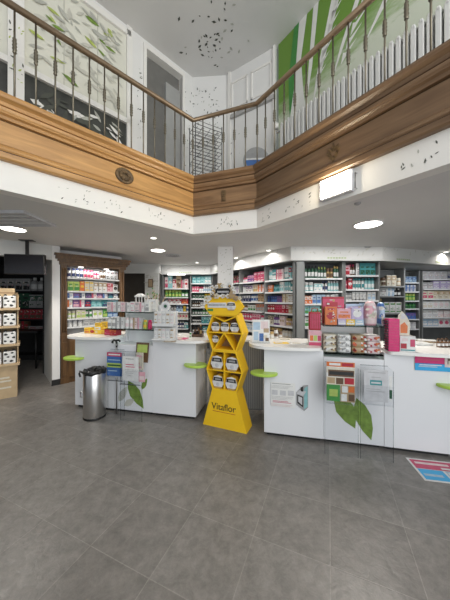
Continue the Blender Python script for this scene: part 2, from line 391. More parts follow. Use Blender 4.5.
# printed glazing
w = link('window_1', None, None, fgl.w(0, 0, 0), fgl.a, kind='structure')
SILL = 4.12
m = MB(); m.box(0, x_p1-.06, -.02, .1, SILL-.05, SILL+.02, fascia_w)
m.box(x_p0-.07, x_p0+.07, -.03, .1, 3.0, ZU, fascia_w); leafrow(m, x_p0-.06, x_p0+.06, 3.9, 4.6, 18, [leafdark, leafdark, leaflime], .02, .05, -.032)
m.box(x_p1-.11, x_p1-.03, -.02, .1, 3.0, ZU, fascia_w); m.box(0, x_p1-.05, -.02, .1, 5.36, 5.44, fascia_w)
m.build('window_frame', w)
def pane(x0, x1, z0, z1, base, leaves, n, l0, l1):
    m = MB(); m.box(x0, x1, .02, .05, z0, z1, base)
    if base is frost:
        k = 3
        for i in range(1, k): m.box(x0+(x1-x0)*i/k-.004, x0+(x1-x0)*i/k+.004, .012, .02, z0, z1, leafpale)
    for i in range(n):
        l = rnd.uniform(l0, l1); mg = l*.52
        m.leaf(rnd.uniform(x0+mg, x1-mg), rnd.uniform(z0+mg, max(z0+mg, z1-mg)), l, rnd.uniform(-.9, .5) if rnd.random() < .6 else rnd.uniform(0, 3), rnd.choice(leaves), .012-.0002*i/3, rnd.uniform(.2, .4))
    m.build('pane', w)
pane(x_p0+.07, x_p1-.11, SILL+.02, 5.36, frost, [leafgrey, leafpale, leafpale, leafpale, leafpale, leafgrey, leafpale, leafpale, leafgrey, leaflime, leafpale, leafgreen], 130, .06, .18)
pane(x_p0-1.2, x_p0-.07, SILL+.02, 5.36, frost, [leafgrey, leafpale, leafpale, leafpale, leaflime, leafpale], 60, .07, .2)
pane(x_p0+.07, x_p1-.11, 3.0, SILL-.05, darkprint, [leafgrey, leafdark, fascia_w, leafdark, leafdark, leafdark, leafgrey, leafdark, leafgrey, fascia_w], 150, .08, .22)
pane(x_p0-1.2, x_p0-.07, 3.0, SILL-.05, darkprint, [leafgrey, leafdark, fascia_w], 30, .12, .34)

# back upper walls
gm = (0.02, 4.36); gr0 = (.80, 3.86)
def exb(m, L_): leafrow(m, 0, L_*.8, 3.8, 5.3, 70, [leafdark, leafdark, leafgrey], .02, .06)
wall('wall_gallery_back', gc1, gm, 3.0, ZU, white, extra=exb)
def exp(m, L_):
    for x0, x1 in ((.12, .43), (.50, .86)):
        for a, bb, c, dd in ((x0, x1, 4.83, 4.86), (x0, x1, 5.27, 5.30), (x0, x0+.02, 4.83, 5.3), (x1-.02, x1, 4.83, 5.3)): m.box(a, bb, -.02, 0, c, dd, fascia_w)
    m.box(.12, L_, -.05, 0, 4.66, 4.72, mat('grey_bar', (.42, .41, .40), .5, var=.05))
    m.box(.05, .1, -.03, 0, 3.0, ZU, fascia_w); m.box(L_-.04, L_, -.03, 0, 3.0, ZU, fascia_w)
    leafrow(m, .0, .3, 3.6, 4.6, 14, [leafdark, leafgrey], .02, .05)
wall('wall_gallery_panelled', gm, gr0, 3.0, ZU, white, extra=exp)
# right upper wall with mural
grB = (c2[0]+n2[0]*GD+d2[0]*4.2, c2[1]+n2[1]*GD+d2[1]*4.2); gr00 = (c2[0]+n2[0]*GD-d2[0]*.24, c2[1]+n2[1]*GD-d2[1]*.24)
fgr = fr(gr00, grB); GRL = math.dist(gr00, grB)
m = MB(); m.box(0, GRL, 0, .1, 0, ZU-3, MURAL)
def blade(pts, mt=murald, y=-.003): m.wallpoly(pts, y, mt)
# large white arched leaves and serrated fronds, x along the wall, z above the gallery floor
blade([(.20, 1.05), (.52, 1.05), (.46, 1.45), (.42, 1.95), (.52, 2.5), (.30, 2.5), (.24, 1.9)])
blade([(.22, 1.2), (.30, 1.6), (.39, 2.5), (.30, 2.5), (.20, 1.8)], C('green'), -.005)
blade([(.62, 2.5), (.70, 2.5), (.60, 1.7), (.50, 1.2), (.54, 1.7)])
for k in range(8):
    z = 2.45-k*.13; x = .96-k*.045; blade([(x, z-.12), (x+.17, z+.05), (x+.05, z-.02), (x+.02, z)])
blade([(.92, 2.5), (1.06, 2.5), (.80, 1.7), (.60, 1.15), (.66, 1.5)])
for k in range(8):
    z = 2.45-k*.13; x = 1.42-k*.06; blade([(x, z-.13), (x+.2, z+.05), (x+.06, z-.02), (x+.03, z)])
blade([(1.38, 2.5), (1.48, 2.5), (1.10, 1.75), (.86, 1.25), (1.0, 1.65)])
blade([(1.98, 2.5), (2.06, 2.5), (1.55, 1.75), (1.25, 1.4), (1.5, 1.8)])
m.build('wall_gallery_right', None, (*fgr.o, 3.0), fgr.a, kind='structure')

# radiator
RL = fr((c2[0]+n2[0]*.48, c2[1]+n2[1]*.48), (c2[0]+n2[0]*.48+d2[0], c2[1]+n2[1]*.48+d2[1]))
rad = thing('column_radiator', 'long white column radiator along the green mural wall of the gallery', 'radiator', RL.w(0, 0, 3.0), RL.a)
radw = mat('radiator_enamel', (.80, .80, .78), .3, var=.02)
for k in range(44):
    m = MB(); x = .06*k
    for y in (0, .06): m.box(x-.021, x+.021, y, y+.035, .10, 1.03, radw, .005)
    m.box(x-.014, x+.014, .0, .095, 1.00, 1.05, radw, .006); m.box(x-.012, x+.012, .0, .095, .08, .12, radw, .006)
    m.build('radiator_column', rad)
m = MB(); m.tube([(0, .05, .14), (.06*43, .05, .14)], .016, radw, 6); m.tube([(0, .05, 1.02), (.06*43, .05, 1.02)], .016, radw, 6); m.box(.0, .06*43, .10, .105, .12, 1.0, black)
for x in (.1, 1.3, 2.5): m.box(x-.02, x+.02, .03, .07, 0, .14, radw)
m.build('header_pipe', rad)
m = MB(); m.tube([(-.03, .05, .98), (-.11, .05, .98), (-.11, .02, 1.04)], .02, chrome, 8); m.lathe([(.03, 1.02), (.038, 1.04), (.038, 1.09), (.02, 1.11)], fascia_w, 10, -.11, .02); m.build('valve', rad)

# wire rack and round disc on the gallery
rk = at(206, 178, 3.0)
rk = (ux(206, 4.0), 4.0)
wr = thing('wire_rack', 'black wire shelving rack standing behind the railing corner', 'rack', (*rk, 3.0), R(28))
wire = mat('black_wire', (.10, .10, .10), .4, .3, var=.1)
m = MB()
for x in (-.23, .23):
    for y in (-.12, .14): m.tube([(x, y, 0), (x, y, 1.32)], .008, wire, 6)
m.build('frame', wr)
for i, z in enumerate((.55, .72, .89, 1.06, 1.23)):
    m = MB()
    for y in (-.12, -.03, .06, .14): m.tube([(-.23, y, z), (.23, y, z)], .005, wire, 5)
    for x in (-.23, -.1, .03, .16, .23): m.tube([(x, -.12, z), (x, .14, z)], .004, wire, 5)
    m.tube([(-.23, -.12, z+.06), (.23, -.12, z+.06)], .004, wire, 5)
    m.build('wire_shelf', wr)
dy = 3.62; disc = thing('round_disc', 'round grey disc with blue lower half leaning behind the balcony railing', 'sign', (ux(256, dy), dy, 3.0), R(-5))
m = MB(); m.T = Matrix.Translation((0, 0, .56)) @ Matrix.Rotation(PI/2, 4, 'X')
m.lathe([(.19, -.015), (.19, .015), (.165, .018)], C('grey'), 28, sm=False); m.build('rim', disc)
m = MB(); m.T = Matrix.Translation((0, -.02, .56))
m.wallpoly([(.15*math.cos(a), .15*math.sin(a)) for a in [PI+PI*i/14 for i in range(15)]], 0, C('blue'))
m.wallpoly([(.15*math.cos(a), .15*math.sin(a)) for a in [PI*i/14 for i in range(15)]], 0, C('grey'))
m.box(-.15, .15, -.004, -.001, .0, .025, C('white')); m.build('face', disc)
m = MB(); m.tube([(-.1, .02, .0), (-.06, 0, .42)], .01, wire, 6); m.tube([(.1, .02, .0), (.06, 0, .42)], .01, wire, 6); m.build('stand', disc)

# ---------------------------------------------------------------- lower walls
PIL = (-2.93, 4.36)                         # white wall end beside the cabinet
CABR = (-2.10, 5.13)
fc = fr(PIL, CABR); CL = math.dist(PIL, CABR)
m = MB(); m.box(-.12, -.005, 0, .14, 0, ZC, white); m.box(-.12, -.06, .14, 1.0, 0, ZC, greywall); m.build('wall_left', None, (*fc.o, 0), fc.a, kind='structure')
m = MB(); m.box(-.005, CL+.06, .34, .44, 0, ZC, white); m.build('wall_cabinet', None, (*fc.o, 0), fc.a, kind='structure')
m = MB(); m.box(-3.4, -.12, .0, .14, 2.2, ZC, greywall); m.build('trim_2', None, (*fc.o, 0), fc.a, kind='structure')
# dark store room
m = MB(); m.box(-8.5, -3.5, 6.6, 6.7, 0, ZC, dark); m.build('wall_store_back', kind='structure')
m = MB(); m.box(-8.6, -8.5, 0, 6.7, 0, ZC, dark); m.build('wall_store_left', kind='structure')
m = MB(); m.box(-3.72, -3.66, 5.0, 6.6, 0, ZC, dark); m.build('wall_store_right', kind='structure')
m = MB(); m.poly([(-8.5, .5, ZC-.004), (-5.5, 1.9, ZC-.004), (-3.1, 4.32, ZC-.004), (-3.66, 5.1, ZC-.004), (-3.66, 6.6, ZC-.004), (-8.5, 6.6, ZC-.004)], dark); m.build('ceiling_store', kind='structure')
# passage + picture wall
m = MB(); m.box(-3.5, -1.70, 6.4, 6.5, 2.2, ZC, greywall); m.box(-2.1, -1.74, 6.42, 6.5, 0, 2.2, greywall)
m.T = Matrix.Translation((0, 6.42, 0)); leafrow(m, -2.08, -1.76, 1.2, 2.15, 60, [leafgrey, leafpale], .05, .14); m.build('wall_back_left', kind='structure')
m = MB(); m.box(-3.66, -1.9, 7.4, 7.5, 0, ZC, darkbrown); m.build('wall_passage', kind='structure')
m = MB(); m.box(-1.9, 8, 7.15, 7.25, 0, ZC, greywall); m.build('wall_back', kind='structure')
m = MB(); m.box(7.0, 7.1, 0, 7.2, 0, ZC, white); m.build('wall_right', kind='structure')
# bulkhead over the shelving
BK = [(-1.76, 6.72), (-.38, 6.72), (1.19, 4.38), (2.80, 4.42), (4.75, 5.05), (7.0, 5.7)]
BZ = 2.2
m = MB(); bo = offset(BK, .05)
for i in range(len(BK)-1):
    a, bb = bo[i], bo[i+1]
    m.poly([(*a, BZ), (*bb, BZ), (*bb, ZC), (*a, ZC)], mat('bulkhead_paint', (.60, .60, .58), .55, var=.03, scale=3))
    bk = offset(BK, -.9)
    m.poly([(*bk[i], BZ), (*bk[i+1], BZ), (*bb, BZ), (*a, BZ)], panelgrey)
    f = fr(a, bb); m.T = Matrix.Translation((*f.o, 0)) @ Matrix.Rotation(f.a, 4, 'Z'); Ls = math.dist(a, bb)
    leafrow(m, .05, Ls-.05, BZ+.1, ZC-.02, int(Ls*14), [leafgrey, leafpale, leafgrey], .03, .07)
    k = max(1, int(Ls/.85))
    for j in range(k):
        x = Ls*(j+.5)/k
        for q in range(7): m.box(x-.17+q*.05, x-.135+q*.05, -.004, -.001, BZ+.035, BZ+.06, mat('faint_green_print', (.38, .46, .26), .5, var=.05))
    m.T = Matrix.Identity(4)
m.build('trim_3', kind='structure')
m = MB(); m.box(-1.55, -1.08, 6.6, 6.66, 2.172, 2.1995, strip); tl = m.build('ceiling_strip_light', label='bright slim strip light under the bulkhead of the farthest left bay', cat='light')
# column
m = MB(); m.box(-.13, .145, 4.35, 4.62, 0, ZC, white, .01); m.T = Matrix.Translation((0, 4.35, 0)); leafrow(m, -.11, .13, 1.55, 2.4, 46, [leafpale, leafpale, leafgrey], .02, .05); m.build('column', kind='structure')
# skirting below the pillar
m = MB(); m.box(-.13, 0, -.012, 0, 0, .1, C('black')); m.build('baseboard_left', None, (*fc.o, 0), fc.a, kind='structure')

# small picture on the wall
pic = thing('framed_picture', 'small brown framed picture hanging on the pale wall behind the counters', 'picture', (ux(150.8, 6.42), 6.41, vz(287.5, 6.42)), 0)
m = MB(); m.box(-.06, .06, -.02, 0, 0, .22, C('brown')); m.build('frame', pic)
m = MB(); m.box(-.045, .045, -.024, -.019, .02, .2, C('tan')); m.build('print', pic)

# ---------------------------------------------------------------- product meshes
cache = {}
def carton(w, d, h, base, acc, style=0):
    m = MB(); B, A = C(base), C(acc); w2 = w/2; d2_ = d/2; y = -d2_-.0012
    m.box(-w2, w2, -d2_, d2_, 0, h, B)
    def r(a, bb, c, e, mt, k=0): m.wallpoly([(-w2+a*w, c*h), (-w2+bb*w, c*h), (-w2+bb*w, e*h), (-w2+a*w, e*h)], y-k*.0006, mt)
    if style == 0: r(.08, .92, .12, .45, A); r(.2, .8, .62, .74, A)
    elif style == 1: r(0, 1, .55, .92, A); r(.15, .7, .64, .8, B, 1); r(.1, .5, .2, .3, A)
    elif style == 2: r(0, .38, 0, 1, A); r(.48, .9, .55, .66, A); r(.48, .8, .38, .45, A)
    elif style == 3:
        m.wallpoly([(w2*.75*math.cos(a), h*.5+min(w2, h/2)*.7*math.sin(a)) for a in [i*PI/5 for i in range(10)]], y, A); r(.2, .8, .84, .92, A)
    else: r(.1, .9, .75, .88, A); r(.1, .9, .1, .2, A); r(.1, .6, .35, .42, A)
    pr = random.Random(int(w*9000+h*700)+style)
    ex = [C(q) for q in ('white', 'cream', acc, 'grey', base)] + ([C('pink'), C('gold'), C('white')] if h > .15 else [C('black')])
    for q in range(14 if h > .15 and w > .1 else 4):
        a, e = pr.uniform(.04, .8), pr.uniform(.05, .88); r(a, a+pr.uniform(.05, .18), e, e+pr.uniform(.02, .09), pr.choice(ex), 2+q*.2)
    return m
def bottle(w, d, h, base, cap, style=0):
    m = MB(); r = w/2; B, K = C(base), C(cap)
    if style % 2 == 0:
        pr = [(r*.92, 0), (r, h*.03), (r, h*.62), (r*.8, h*.72), (r*.38, h*.78), (r*.38, h*.80), (r*.45, h*.80), (r*.45, h*.98), (r*.3, h)]
        mts = [B, B, B, B, B, K, K, K]
    else:
        pr = [(r*.95, 0), (r, h*.04), (r, h*.76), (r*.85, h*.80), (r*.75, h*.80), (r*.75, h*.97), (r*.6, h)]
        mts = [B, B, B, B, K, K]
    m.lathe(pr, B, 9, mts=mts)
    rr = r*1.02; mt = K if style < 2 else C('white')
    ring = [[(rr*math.cos(a), rr*math.sin(a), z) for a in [-PI/2-1.1+2.2*i/5 for i in range(6)]] for z in (h*.18, h*.5)]
    for i in range(5): m.poly([ring[0][i], ring[0][i+1], ring[1][i+1], ring[1][i]], mt)
    return m
def jar(w, d, h, base, cap, style=0):
    m = MB(); r = w/2; B, K = C(base), C(cap)
    m.lathe([(r*.9, 0), (r, h*.06), (r, h*.6), (r*.9, h*.66), (r*.98, h*.68), (r*.98, h*.95), (r*.85, h)], B, 10, mts=[B, B, B, K, K, K])
    rr = r*1.02
    for i in range(5):
        a, e = -PI/2-1+2*i/5, -PI/2-1+2*(i+1)/5
        m.poly([(rr*math.cos(a), rr*math.sin(a), h*.15), (rr*math.cos(e), rr*math.sin(e), h*.15), (rr*math.cos(e), rr*math.sin(e), h*.5), (rr*math.cos(a), rr*math.sin(a), h*.5)], K if style == 0 else C('white'))
    return m
def tubep(w, d, h, base, cap, style=0):
    m = MB(); r = w/2; B, K = C(base), C(cap); n = 10; rings = []
    for sx, sy, z in ((.7, .7, 0), (.72, .72, h*.16), (.95, .8, h*.17), (1, .75, h*.3), (1.05, .45, h*.7), (1.1, .08, h*.96), (1.1, .06, h)):
        rings.append([(r*sx*math.cos(2*PI*i/n), r*sy*math.sin(2*PI*i/n), z) for i in range(n)])
    m.loft(rings, B, True, True, mts=[K, K, B, B, B, B]); 
    m.wallpoly([(-r*.6, h*.45), (r*.6, h*.45), (r*.6, h*.6), (-r*.6, h*.6)], -r*.68, K)
    return m
KINDS = dict(carton=carton, bottle=bottle, jar=jar, tube=tubep)
def prod(kind, w, d, h, base, acc, style, loc, rz, label, cat=None, group=None):
    key = (kind, round(w, 3), round(d, 3), round(h, 3), base, acc, style)
    if key not in cache: cache[key] = KINDS[kind](w, d, h, base, acc, style).mesh(kind)
    nm = {'carton': 'product_carton', 'bottle': 'product_bottle', 'jar': 'product_jar', 'tube': 'cream_tube'}[kind]
    return link(nm, cache[key], None, loc, rz, label, cat or {'carton': 'box', 'bottle': 'bottle', 'jar': 'jar', 'tube': 'tube'}[kind], group)
ORD = 'zeroth first second third fourth fifth sixth seventh eighth ninth tenth eleventh twelfth thirteenth fourteenth fifteenth sixteenth seventeenth eighteenth nineteenth twentieth'.split()
ORD += ['twenty-'+o for o in ORD[1:10]] + ['thirtieth']
ACC = {'carton': 'front', 'bottle': 'cap', 'jar': 'lid', 'tube': 'cap'}
SHELFWORD = ['top', 'second', 'third', 'fourth', 'fifth', 'sixth', 'seventh']

def fill_row(f, x0, x1, y, z, hmax, specs, row, unit, rot=0., gap=.006, skip=0.):
    """specs: list of (kind, base, accent, width, height, style, count); scaled so that they fill the row"""
    tot = sum(s[3]*s[6]+gap*s[6] for s in specs); k = (x1-x0)/tot; x = x0; idx = 0
    for kind, base, acc, w, h, st, n in specs:
        for i in range(n):
            idx += 1; ww = w*k; hh = min(h*1.22, hmax-.012)
            d = min(ww*.8, .12)
            if kind == 'carton': d = .08
            else: ww = min(ww, hh*.9)
            lab = f"{base.replace('_', ' ')} {kind} with {acc.replace('_', ' ')} {ACC[kind]}, {ORD[idx]} from left, {SHELFWORD[row]} shelf{'' if row == 0 else ' down'}, {unit}"
            if rnd.random() >= skip:
                px = x+w*k/2+gap*k/2
                prod(kind, ww, d, hh, base, acc, st, f.w(px, y+rnd.uniform(-.01, .01), z+.001), f.a+rnd.uniform(-.06, .06), lab, group=f'products on the {SHELFWORD[row]} shelf of the {unit}')
            x += (w+gap)*k

def shelf_unit(name, label, f, L_, zs, rows, unit, depth=.32, top=2.19, side=shelfgrey, back=shelfback, shelfm=shelfwhite, base_z=None, uprights=(1, 1), yprod=.10, skip=0., cat='shelving'):
    t = thing(name, label, cat, f.w(0, 0, 0), f.a)
    m = MB(); m.box(0, L_, depth-.02, depth, 0, top, back); m.build('back_panel', t)
    for e, k in zip((0, L_-.03), uprights):
        if k: m = MB(); m.box(e, e+.03, 0, depth-.02, 0, top, side); m.build('side_panel', t)
    for z in zs:
        m = MB(); m.box(.03, L_-.03, .0, depth-.02, z-.018, z, shelfm); sh = m.build('shelf', t); m = MB(); m.box(.03, L_-.03, -.012, 0, z-.024, z+.006, shelfm); m.build('price_rail', sh)
    m = MB(); m.box(.03, L_-.03, .02, depth-.02, 0, .12, side); m.build('plinth', t)
    for i, sp in enumerate(rows):
        hi = zs[i-1]-.03 if i else top
        if sp: fill_row(f, .045, L_-.045, yprod, zs[i], hi-zs[i], sp, i, unit, skip=skip)
    return t
c, bt, j, tb = 'carton', 'bottle', 'jar', 'tube'

# far-left bays
shelf_unit('shelving_bay', 'far back shelving bay with green tins next to the pale picture wall', Frame(-1.72, 6.75, 0), .74, [1.815, 1.574, 1.39, 1.17, .98, .71],
    [[(c, 'pale_pink', 'rose', .10, .26, 0, 1), (c, 'aqua', 'white', .13, .34, 3, 1), (c, 'pale_pink', 'red', .11, .22, 1, 1), (c, 'tan', 'brown', .15, .34, 0, 1), (c, 'grey', 'rose', .1, .2, 2, 1), (c, 'pale_pink', 'red', .11, .22, 3, 1)],
     [(j, 'green', 'lime', .11, .17, 0, 5), (j, 'green', 'dark_green', .11, .17, 1, 2)],
     [(c, 'grey', 'white', .10, .10, 0, 1), (c, 'white', 'red', .12, .13, 1, 3), (c, 'red', 'orange', .2, .13, 0, 1)],
     [(c, 'white', 'blue', .09, .14, 2, 2), (j, 'white', 'grey', .08, .12, 0, 2), (c, 'pale_blue', 'navy', .1, .15, 1, 2), (j, 'gold', 'yellow', .1, .13, 0, 1), (bt, 'white', 'blue', .06, .15, 1, 1)],
     [(c, 'orange', 'white', .08, .09, 0, 2), (c, 'yellow', 'red', .08, .11, 1, 2), (c, 'cream', 'rose', .09, .12, 3, 4)],
     [(c, 'aqua', 'teal', .09, .18, 0, 2), (bt, 'white', 'rose', .06, .14, 0, 2), (bt, 'navy', 'white', .06, .15, 1, 3), (c, 'teal', 'white', .1, .14, 1, 1)]], 'farthest-left back bay', depth=.3, uprights=(1, 0))
shelf_unit('shelving_bay', 'far back shelving bay with teal boxes just left of the white column', Frame(-.96, 6.75, 0), .62, [1.957, 1.72, 1.53, 1.297, 1.084, .85, .60],
    [[(c, 'teal', 'aqua', .17, .2, 0, 2), (c, 'aqua', 'teal', .13, .17, 1, 1), (c, 'aqua', 'white', .12, .18, 0, 2)],
     [(c, 'rose', 'white', .08, .13, 3, 3), (j, 'white', 'rose', .08, .12, 1, 2), (bt, 'white', 'pale_blue', .07, .17, 1, 4)],
     [(j, 'white', 'dark_green', .09, .12, 0, 4), (j, 'lime', 'yellow', .10, .14, 0, 2)],
     [(bt, 'brown', 'white', .06, .13, 2, 4), (c, 'white', 'grey', .08, .12, 0, 4)],
     [(bt, 'dark_green', 'black', .06, .14, 2, 4), (bt, 'green', 'white', .07, .15, 2, 3)],
     [(bt, 'white', 'black', .07, .10, 1, 4), (c, 'teal', 'aqua', .15, .15, 1, 2)],
     [(bt, 'black', 'brown', .06, .12, 2, 5), (c, 'teal', 'white', .13, .13, 0, 2)]], 'column-side back bay', depth=.3)
# slanting bays behind the yellow stand
W0 = (-.35, 6.75)
def on(t): return (W0[0]+.554*t, W0[1]-.833*t)
fs1 = fr(on(1.22), on(2.06)); fs2 = fr(on(2.08), on(2.86)); fs0 = fr(on(.42), on(1.2))
shelf_unit('shelving_bay', 'slanting shelving bay mostly hidden behind the column and yellow stand', fs0, .78, [1.9, 1.67, 1.46, 1.25, 1.03, .80],
    [[(c, 'brown', 'rose', .08, .15, 0, 6)], [(c, 'white', 'lilac', .09, .14, 2, 6)], [(bt, 'white', 'blue', .07, .14, 1, 7)], [(j, 'pale_pink', 'rose', .09, .1, 0, 6)], [(c, 'rose', 'white', .1, .14, 0, 6)], [(c, 'cream', 'green', .1, .12, 1, 6)]], 'behind-column slanting bay', uprights=(1, 0))
shelf_unit('shelving_bay', 'slanting shelving bay with rose and lilac boxes just right of yellow stand', fs1, .83, [1.893, 1.665, 1.46, 1.255, 1.05, .82],
    [[(bt, 'rose', 'brown', .06, .13, 2, 3), (c, 'purple', 'pink', .08, .13, 1, 3), (c, 'rose', 'pale_pink', .11, .17, 4, 3)],
     [(bt, 'white', 'lilac', .08, .15, 3, 2), (c, 'white', 'purple', .13, .13, 1, 2), (c, 'cream', 'gold', .09, .14, 0, 2), (c, 'pale_pink', 'orange', .1, .13, 2, 2)],
     [(c, 'navy', 'white', .09, .12, 1, 3), (bt, 'white', 'blue', .07, .14, 1, 3), (c, 'tan', 'brown', .08, .15, 4, 2)],
     [(bt, 'amber', 'white', .06, .12, 2, 3), (c, 'white', 'green', .08, .11, 0, 3), (c, 'grey', 'orange', .08, .14, 1, 3)],
     [(c, 'rose', 'white', .09, .13, 3, 4), (c, 'pink', 'rose', .09, .14, 0, 3), (bt, 'rose', 'white', .06, .13, 2, 2)],
     [(c, 'white', 'pale_blue', .12, .13, 0, 5)]], 'stand-side slanting bay', uprights=(1, 0))
shelf_unit('shelving_bay', 'slanting shelving bay with red boxes ending at the tall grey panel', fs2, .77, [1.884, 1.653, 1.45, 1.25, 1.01, .79],
    [[(bt, 'aqua', 'white', .07, .19, 3, 2), (c, 'teal', 'white', .07, .18, 0, 2), (c, 'pale_pink', 'rose', .07, .17, 2, 3), (tb, 'white', 'teal', .06, .2, 0, 3), (c, 'aqua', 'red', .07, .19, 1, 2)],
     [(c, 'orange', 'pale_pink', .08, .12, 1, 2), (bt, 'aqua', 'teal', .07, .12, 1, 3), (c, 'white', 'aqua', .06, .17, 0, 2), (tb, 'aqua', 'white', .06, .18, 0, 3), (bt, 'teal', 'white', .06, .17, 3, 2)],
     [(c, 'navy', 'blue', .08, .11, 0, 4), (c, 'purple', 'navy', .08, .1, 1, 2), (c, 'cream', 'tan', .09, .15, 2, 2), (c, 'white', 'tan', .09, .16, 4, 2)],
     [(c, 'red', 'white', .08, .15, 3, 3), (c, 'rose', 'red', .08, .13, 0, 3), (c, 'red', 'pale_pink', .09, .14, 1, 2), (c, 'tan', 'cream', .08, .16, 0, 2)],
     [(c, 'cream', 'brown', .08, .14, 1, 2), (bt, 'purple', 'white', .06, .16, 2, 3), (c, 'pale_pink', 'tan', .08, .15, 3, 2), (j, 'pale_pink', 'gold', .08, .12, 0, 3)],
     [(j, 'brown', 'gold', .08, .13, 1, 4), (bt, 'cream', 'brown', .07, .14, 2, 4)]], 'grey-panel slanting bay', depth=.2)
# tall grey panel
m = MB(); m.box(1.275, 1.405, 4.366, 4.382, 0, 2.19, panelgrey); m.build('upright_panel', label='tall plain grey panel standing between two shelving bays', cat='panel')
f3 = Frame(1.415, 4.43, R(1)); f4 = Frame(2.17, 4.46, R(1))
shelf_unit('shelving_bay', 'front-facing shelving bay with dark green bottles behind the red gift boxes', f3, .74, [1.892, 1.656, 1.427, 1.24, 1.0],
    [[(bt, 'dark_green', 'black', .07, .2, 2, 4), (bt, 'dark_green', 'lime', .06, .18, 2, 3), (j, 'gold', 'brown', .07, .16, 0, 2), (bt, 'dark_green', 'gold', .06, .19, 3, 2)],
     [(j, 'aqua', 'white', .10, .14, 0, 2), (c, 'white', 'aqua', .09, .12, 1, 2), (bt, 'white', 'navy', .06, .19, 0, 2), (bt, 'aqua', 'white', .06, .19, 3, 4)],
     [(c, 'orange', 'white', .09, .12, 1, 2), (c, 'pale_blue', 'blue', .1, .14, 0, 3), (c, 'white', 'grey', .1, .14, 2, 2), (tb, 'white', 'aqua', .07, .15, 0, 2)],
     [(c, 'aqua', 'green', .09, .12, 0, 3), (j, 'white', 'green', .09, .12, 0, 4)],
     [(c, 'white', 'green', .09, .15, 0, 7)]], 'red-gift front bay')
shelf_unit('shelving_bay', 'front-facing shelving bay with dark teal boxes behind the pink gift bags', f4, .66, [1.947, 1.693, 1.49, 1.27],
    [[(c, 'pink', 'red', .12, .16, 0, 1), (bt, 'brown', 'rose', .07, .18, 2, 2), (c, 'grey', 'white', .08, .19, 2, 1), (c, 'teal', 'dark_green', .13, .19, 0, 3)],
     [(tb, 'rose', 'white', .06, .14, 0, 1), (c, 'red', 'white', .10, .17, 3, 1), (bt, 'white', 'teal', .06, .17, 1, 4), (bt, 'aqua', 'teal', .07, .18, 3, 3)],
     [(j, 'white', 'grey', .08, .12, 0, 2), (tb, 'white', 'pale_grey', .07, .15, 0, 4), (c, 'white', 'pale_blue', .08, .13, 0, 2)],
     [(c, 'white', 'grey', .09, .13, 1, 3), (tb, 'pale_blue', 'white', .07, .15, 0, 4)]], 'pink-bag front bay')
# recessed bays at the far right
f5 = Frame(3.02, 5.35, 0); f6 = Frame(3.98, 5.75, 0); f7 = Frame(4.62, 5.75, 0)
shelf_unit('shelving_bay', 'dark recessed shelving bay with cream jars right of the pink gift bags', f5, .92, [1.80, 1.58, 1.21, .95],
    [[(c, 'brown', 'rose', .09, .14, 0, 3), (j, 'cream', 'brown', .12, .16, 0, 2), (c, 'cream', 'tan', .11, .2, 1, 2), (j, 'tan', 'cream', .11, .15, 0, 1)],
     [(bt, 'white', 'black', .08, .13, 2, 3), (c, 'white', 'grey', .1, .16, 1, 2), (c, 'pale_blue', 'white', .08, .2, 2, 2), (bt, 'black', 'white', .07, .15, 2, 2)],
     [(j, 'brown', 'tan', .11, .22, 0, 2), (bt, 'black', 'gold', .08, .26, 2, 2), (c, 'white', 'green', .11, .2, 4, 3)],
     [(c, 'white', 'grey', .1, .13, 0, 6)]], 'dark recessed bay', shelfm=panelgrey)
shelf_unit('shelving_bay', 'recessed shelving bay with two rows of green tins', f6, .60, [1.908, 1.695, 1.48, 1.295, 1.05, .82],
    [[(c, 'teal', 'pale_blue', .14, .18, 0, 2), (c, 'pale_blue', 'blue', .12, .12, 1, 3)],
     [(c, 'pale_blue', 'navy', .1, .14, 0, 3), (c, 'pale_grey', 'blue', .1, .13, 2, 3)],
     [(j, 'green', 'lime', .10, .15, 0, 6)], [(j, 'green', 'dark_green', .10, .13, 0, 6)],
     [(c, 'lilac', 'white', .08, .1, 0, 2), (c, 'blue', 'purple', .09, .12, 1, 4)],
     [(c, 'pale_grey', 'white', .09, .13, 0, 5)]], 'green-tin recessed bay')
shelf_unit('shelving_bay', 'recessed far right shelving bay full of pale cartons', f7, 1.15, [1.99, 1.76, 1.524, 1.31, 1.09, .885],
    [[(c, 'pale_grey', 'grey', .13, .18, 4, 4), (c, 'grey', 'navy', .14, .17, 0, 1), (c, 'pale_grey', 'white', .13, .18, 1, 2)],
     [(c, 'grey', 'pale_grey', .12, .13, 0, 2), (c, 'lilac', 'white', .14, .17, 4, 5)],
     [(c, 'cream', 'rose', .13, .17, 0, 2), (c, 'cream', 'tan', .12, .18, 1, 4), (c, 'white', 'rose', .12, .16, 4, 2)],
     [(c, 'white', 'cream', .11, .13, 0, 2), (c, 'white', 'pale_pink', .11, .15, 3, 4), (c, 'white', 'tan', .11, .14, 1, 2)],
     [(c, 'white', 'pale_grey', .11, .14, 0, 3), (c, 'pale_pink', 'white', .11, .13, 1, 3), (c, 'white', 'pale_pink', .12, .13, 2, 2)],
     [(c, 'pale_blue', 'white', .11, .13, 0, 3), (c, 'white', 'rose', .11, .13, 3, 2), (c, 'pale_grey', 'pale_blue', .11, .13, 1, 3)]], 'far-right pale bay')

# store-room shelving (dark)
fd = Frame(-5.9, 6.1, 0)
shelf_unit('storage_rack', 'black storage rack with dark red files inside the unlit store room', fd, 1.95, [1.72, 1.30, 1.02, .72],
    [[(c, 'grey', 'black', .14, .26, 0, 5), (bt, 'grey', 'white', .13, .28, 2, 5)], [(c, 'dark_green', 'black', .13, .3, 0, 5), (c, 'grey', 'dark_green', .13, .27, 1, 5)],
     [(c, 'red', 'brown', .13, .24, 0, 12)], [(c, 'brown', 'red', .13, .2, 2, 5), (c, 'grey', 'red', .17, .1, 0, 4)]], 'dark store-room rack', depth=.4, side=black, back=dark, shelfm=black)

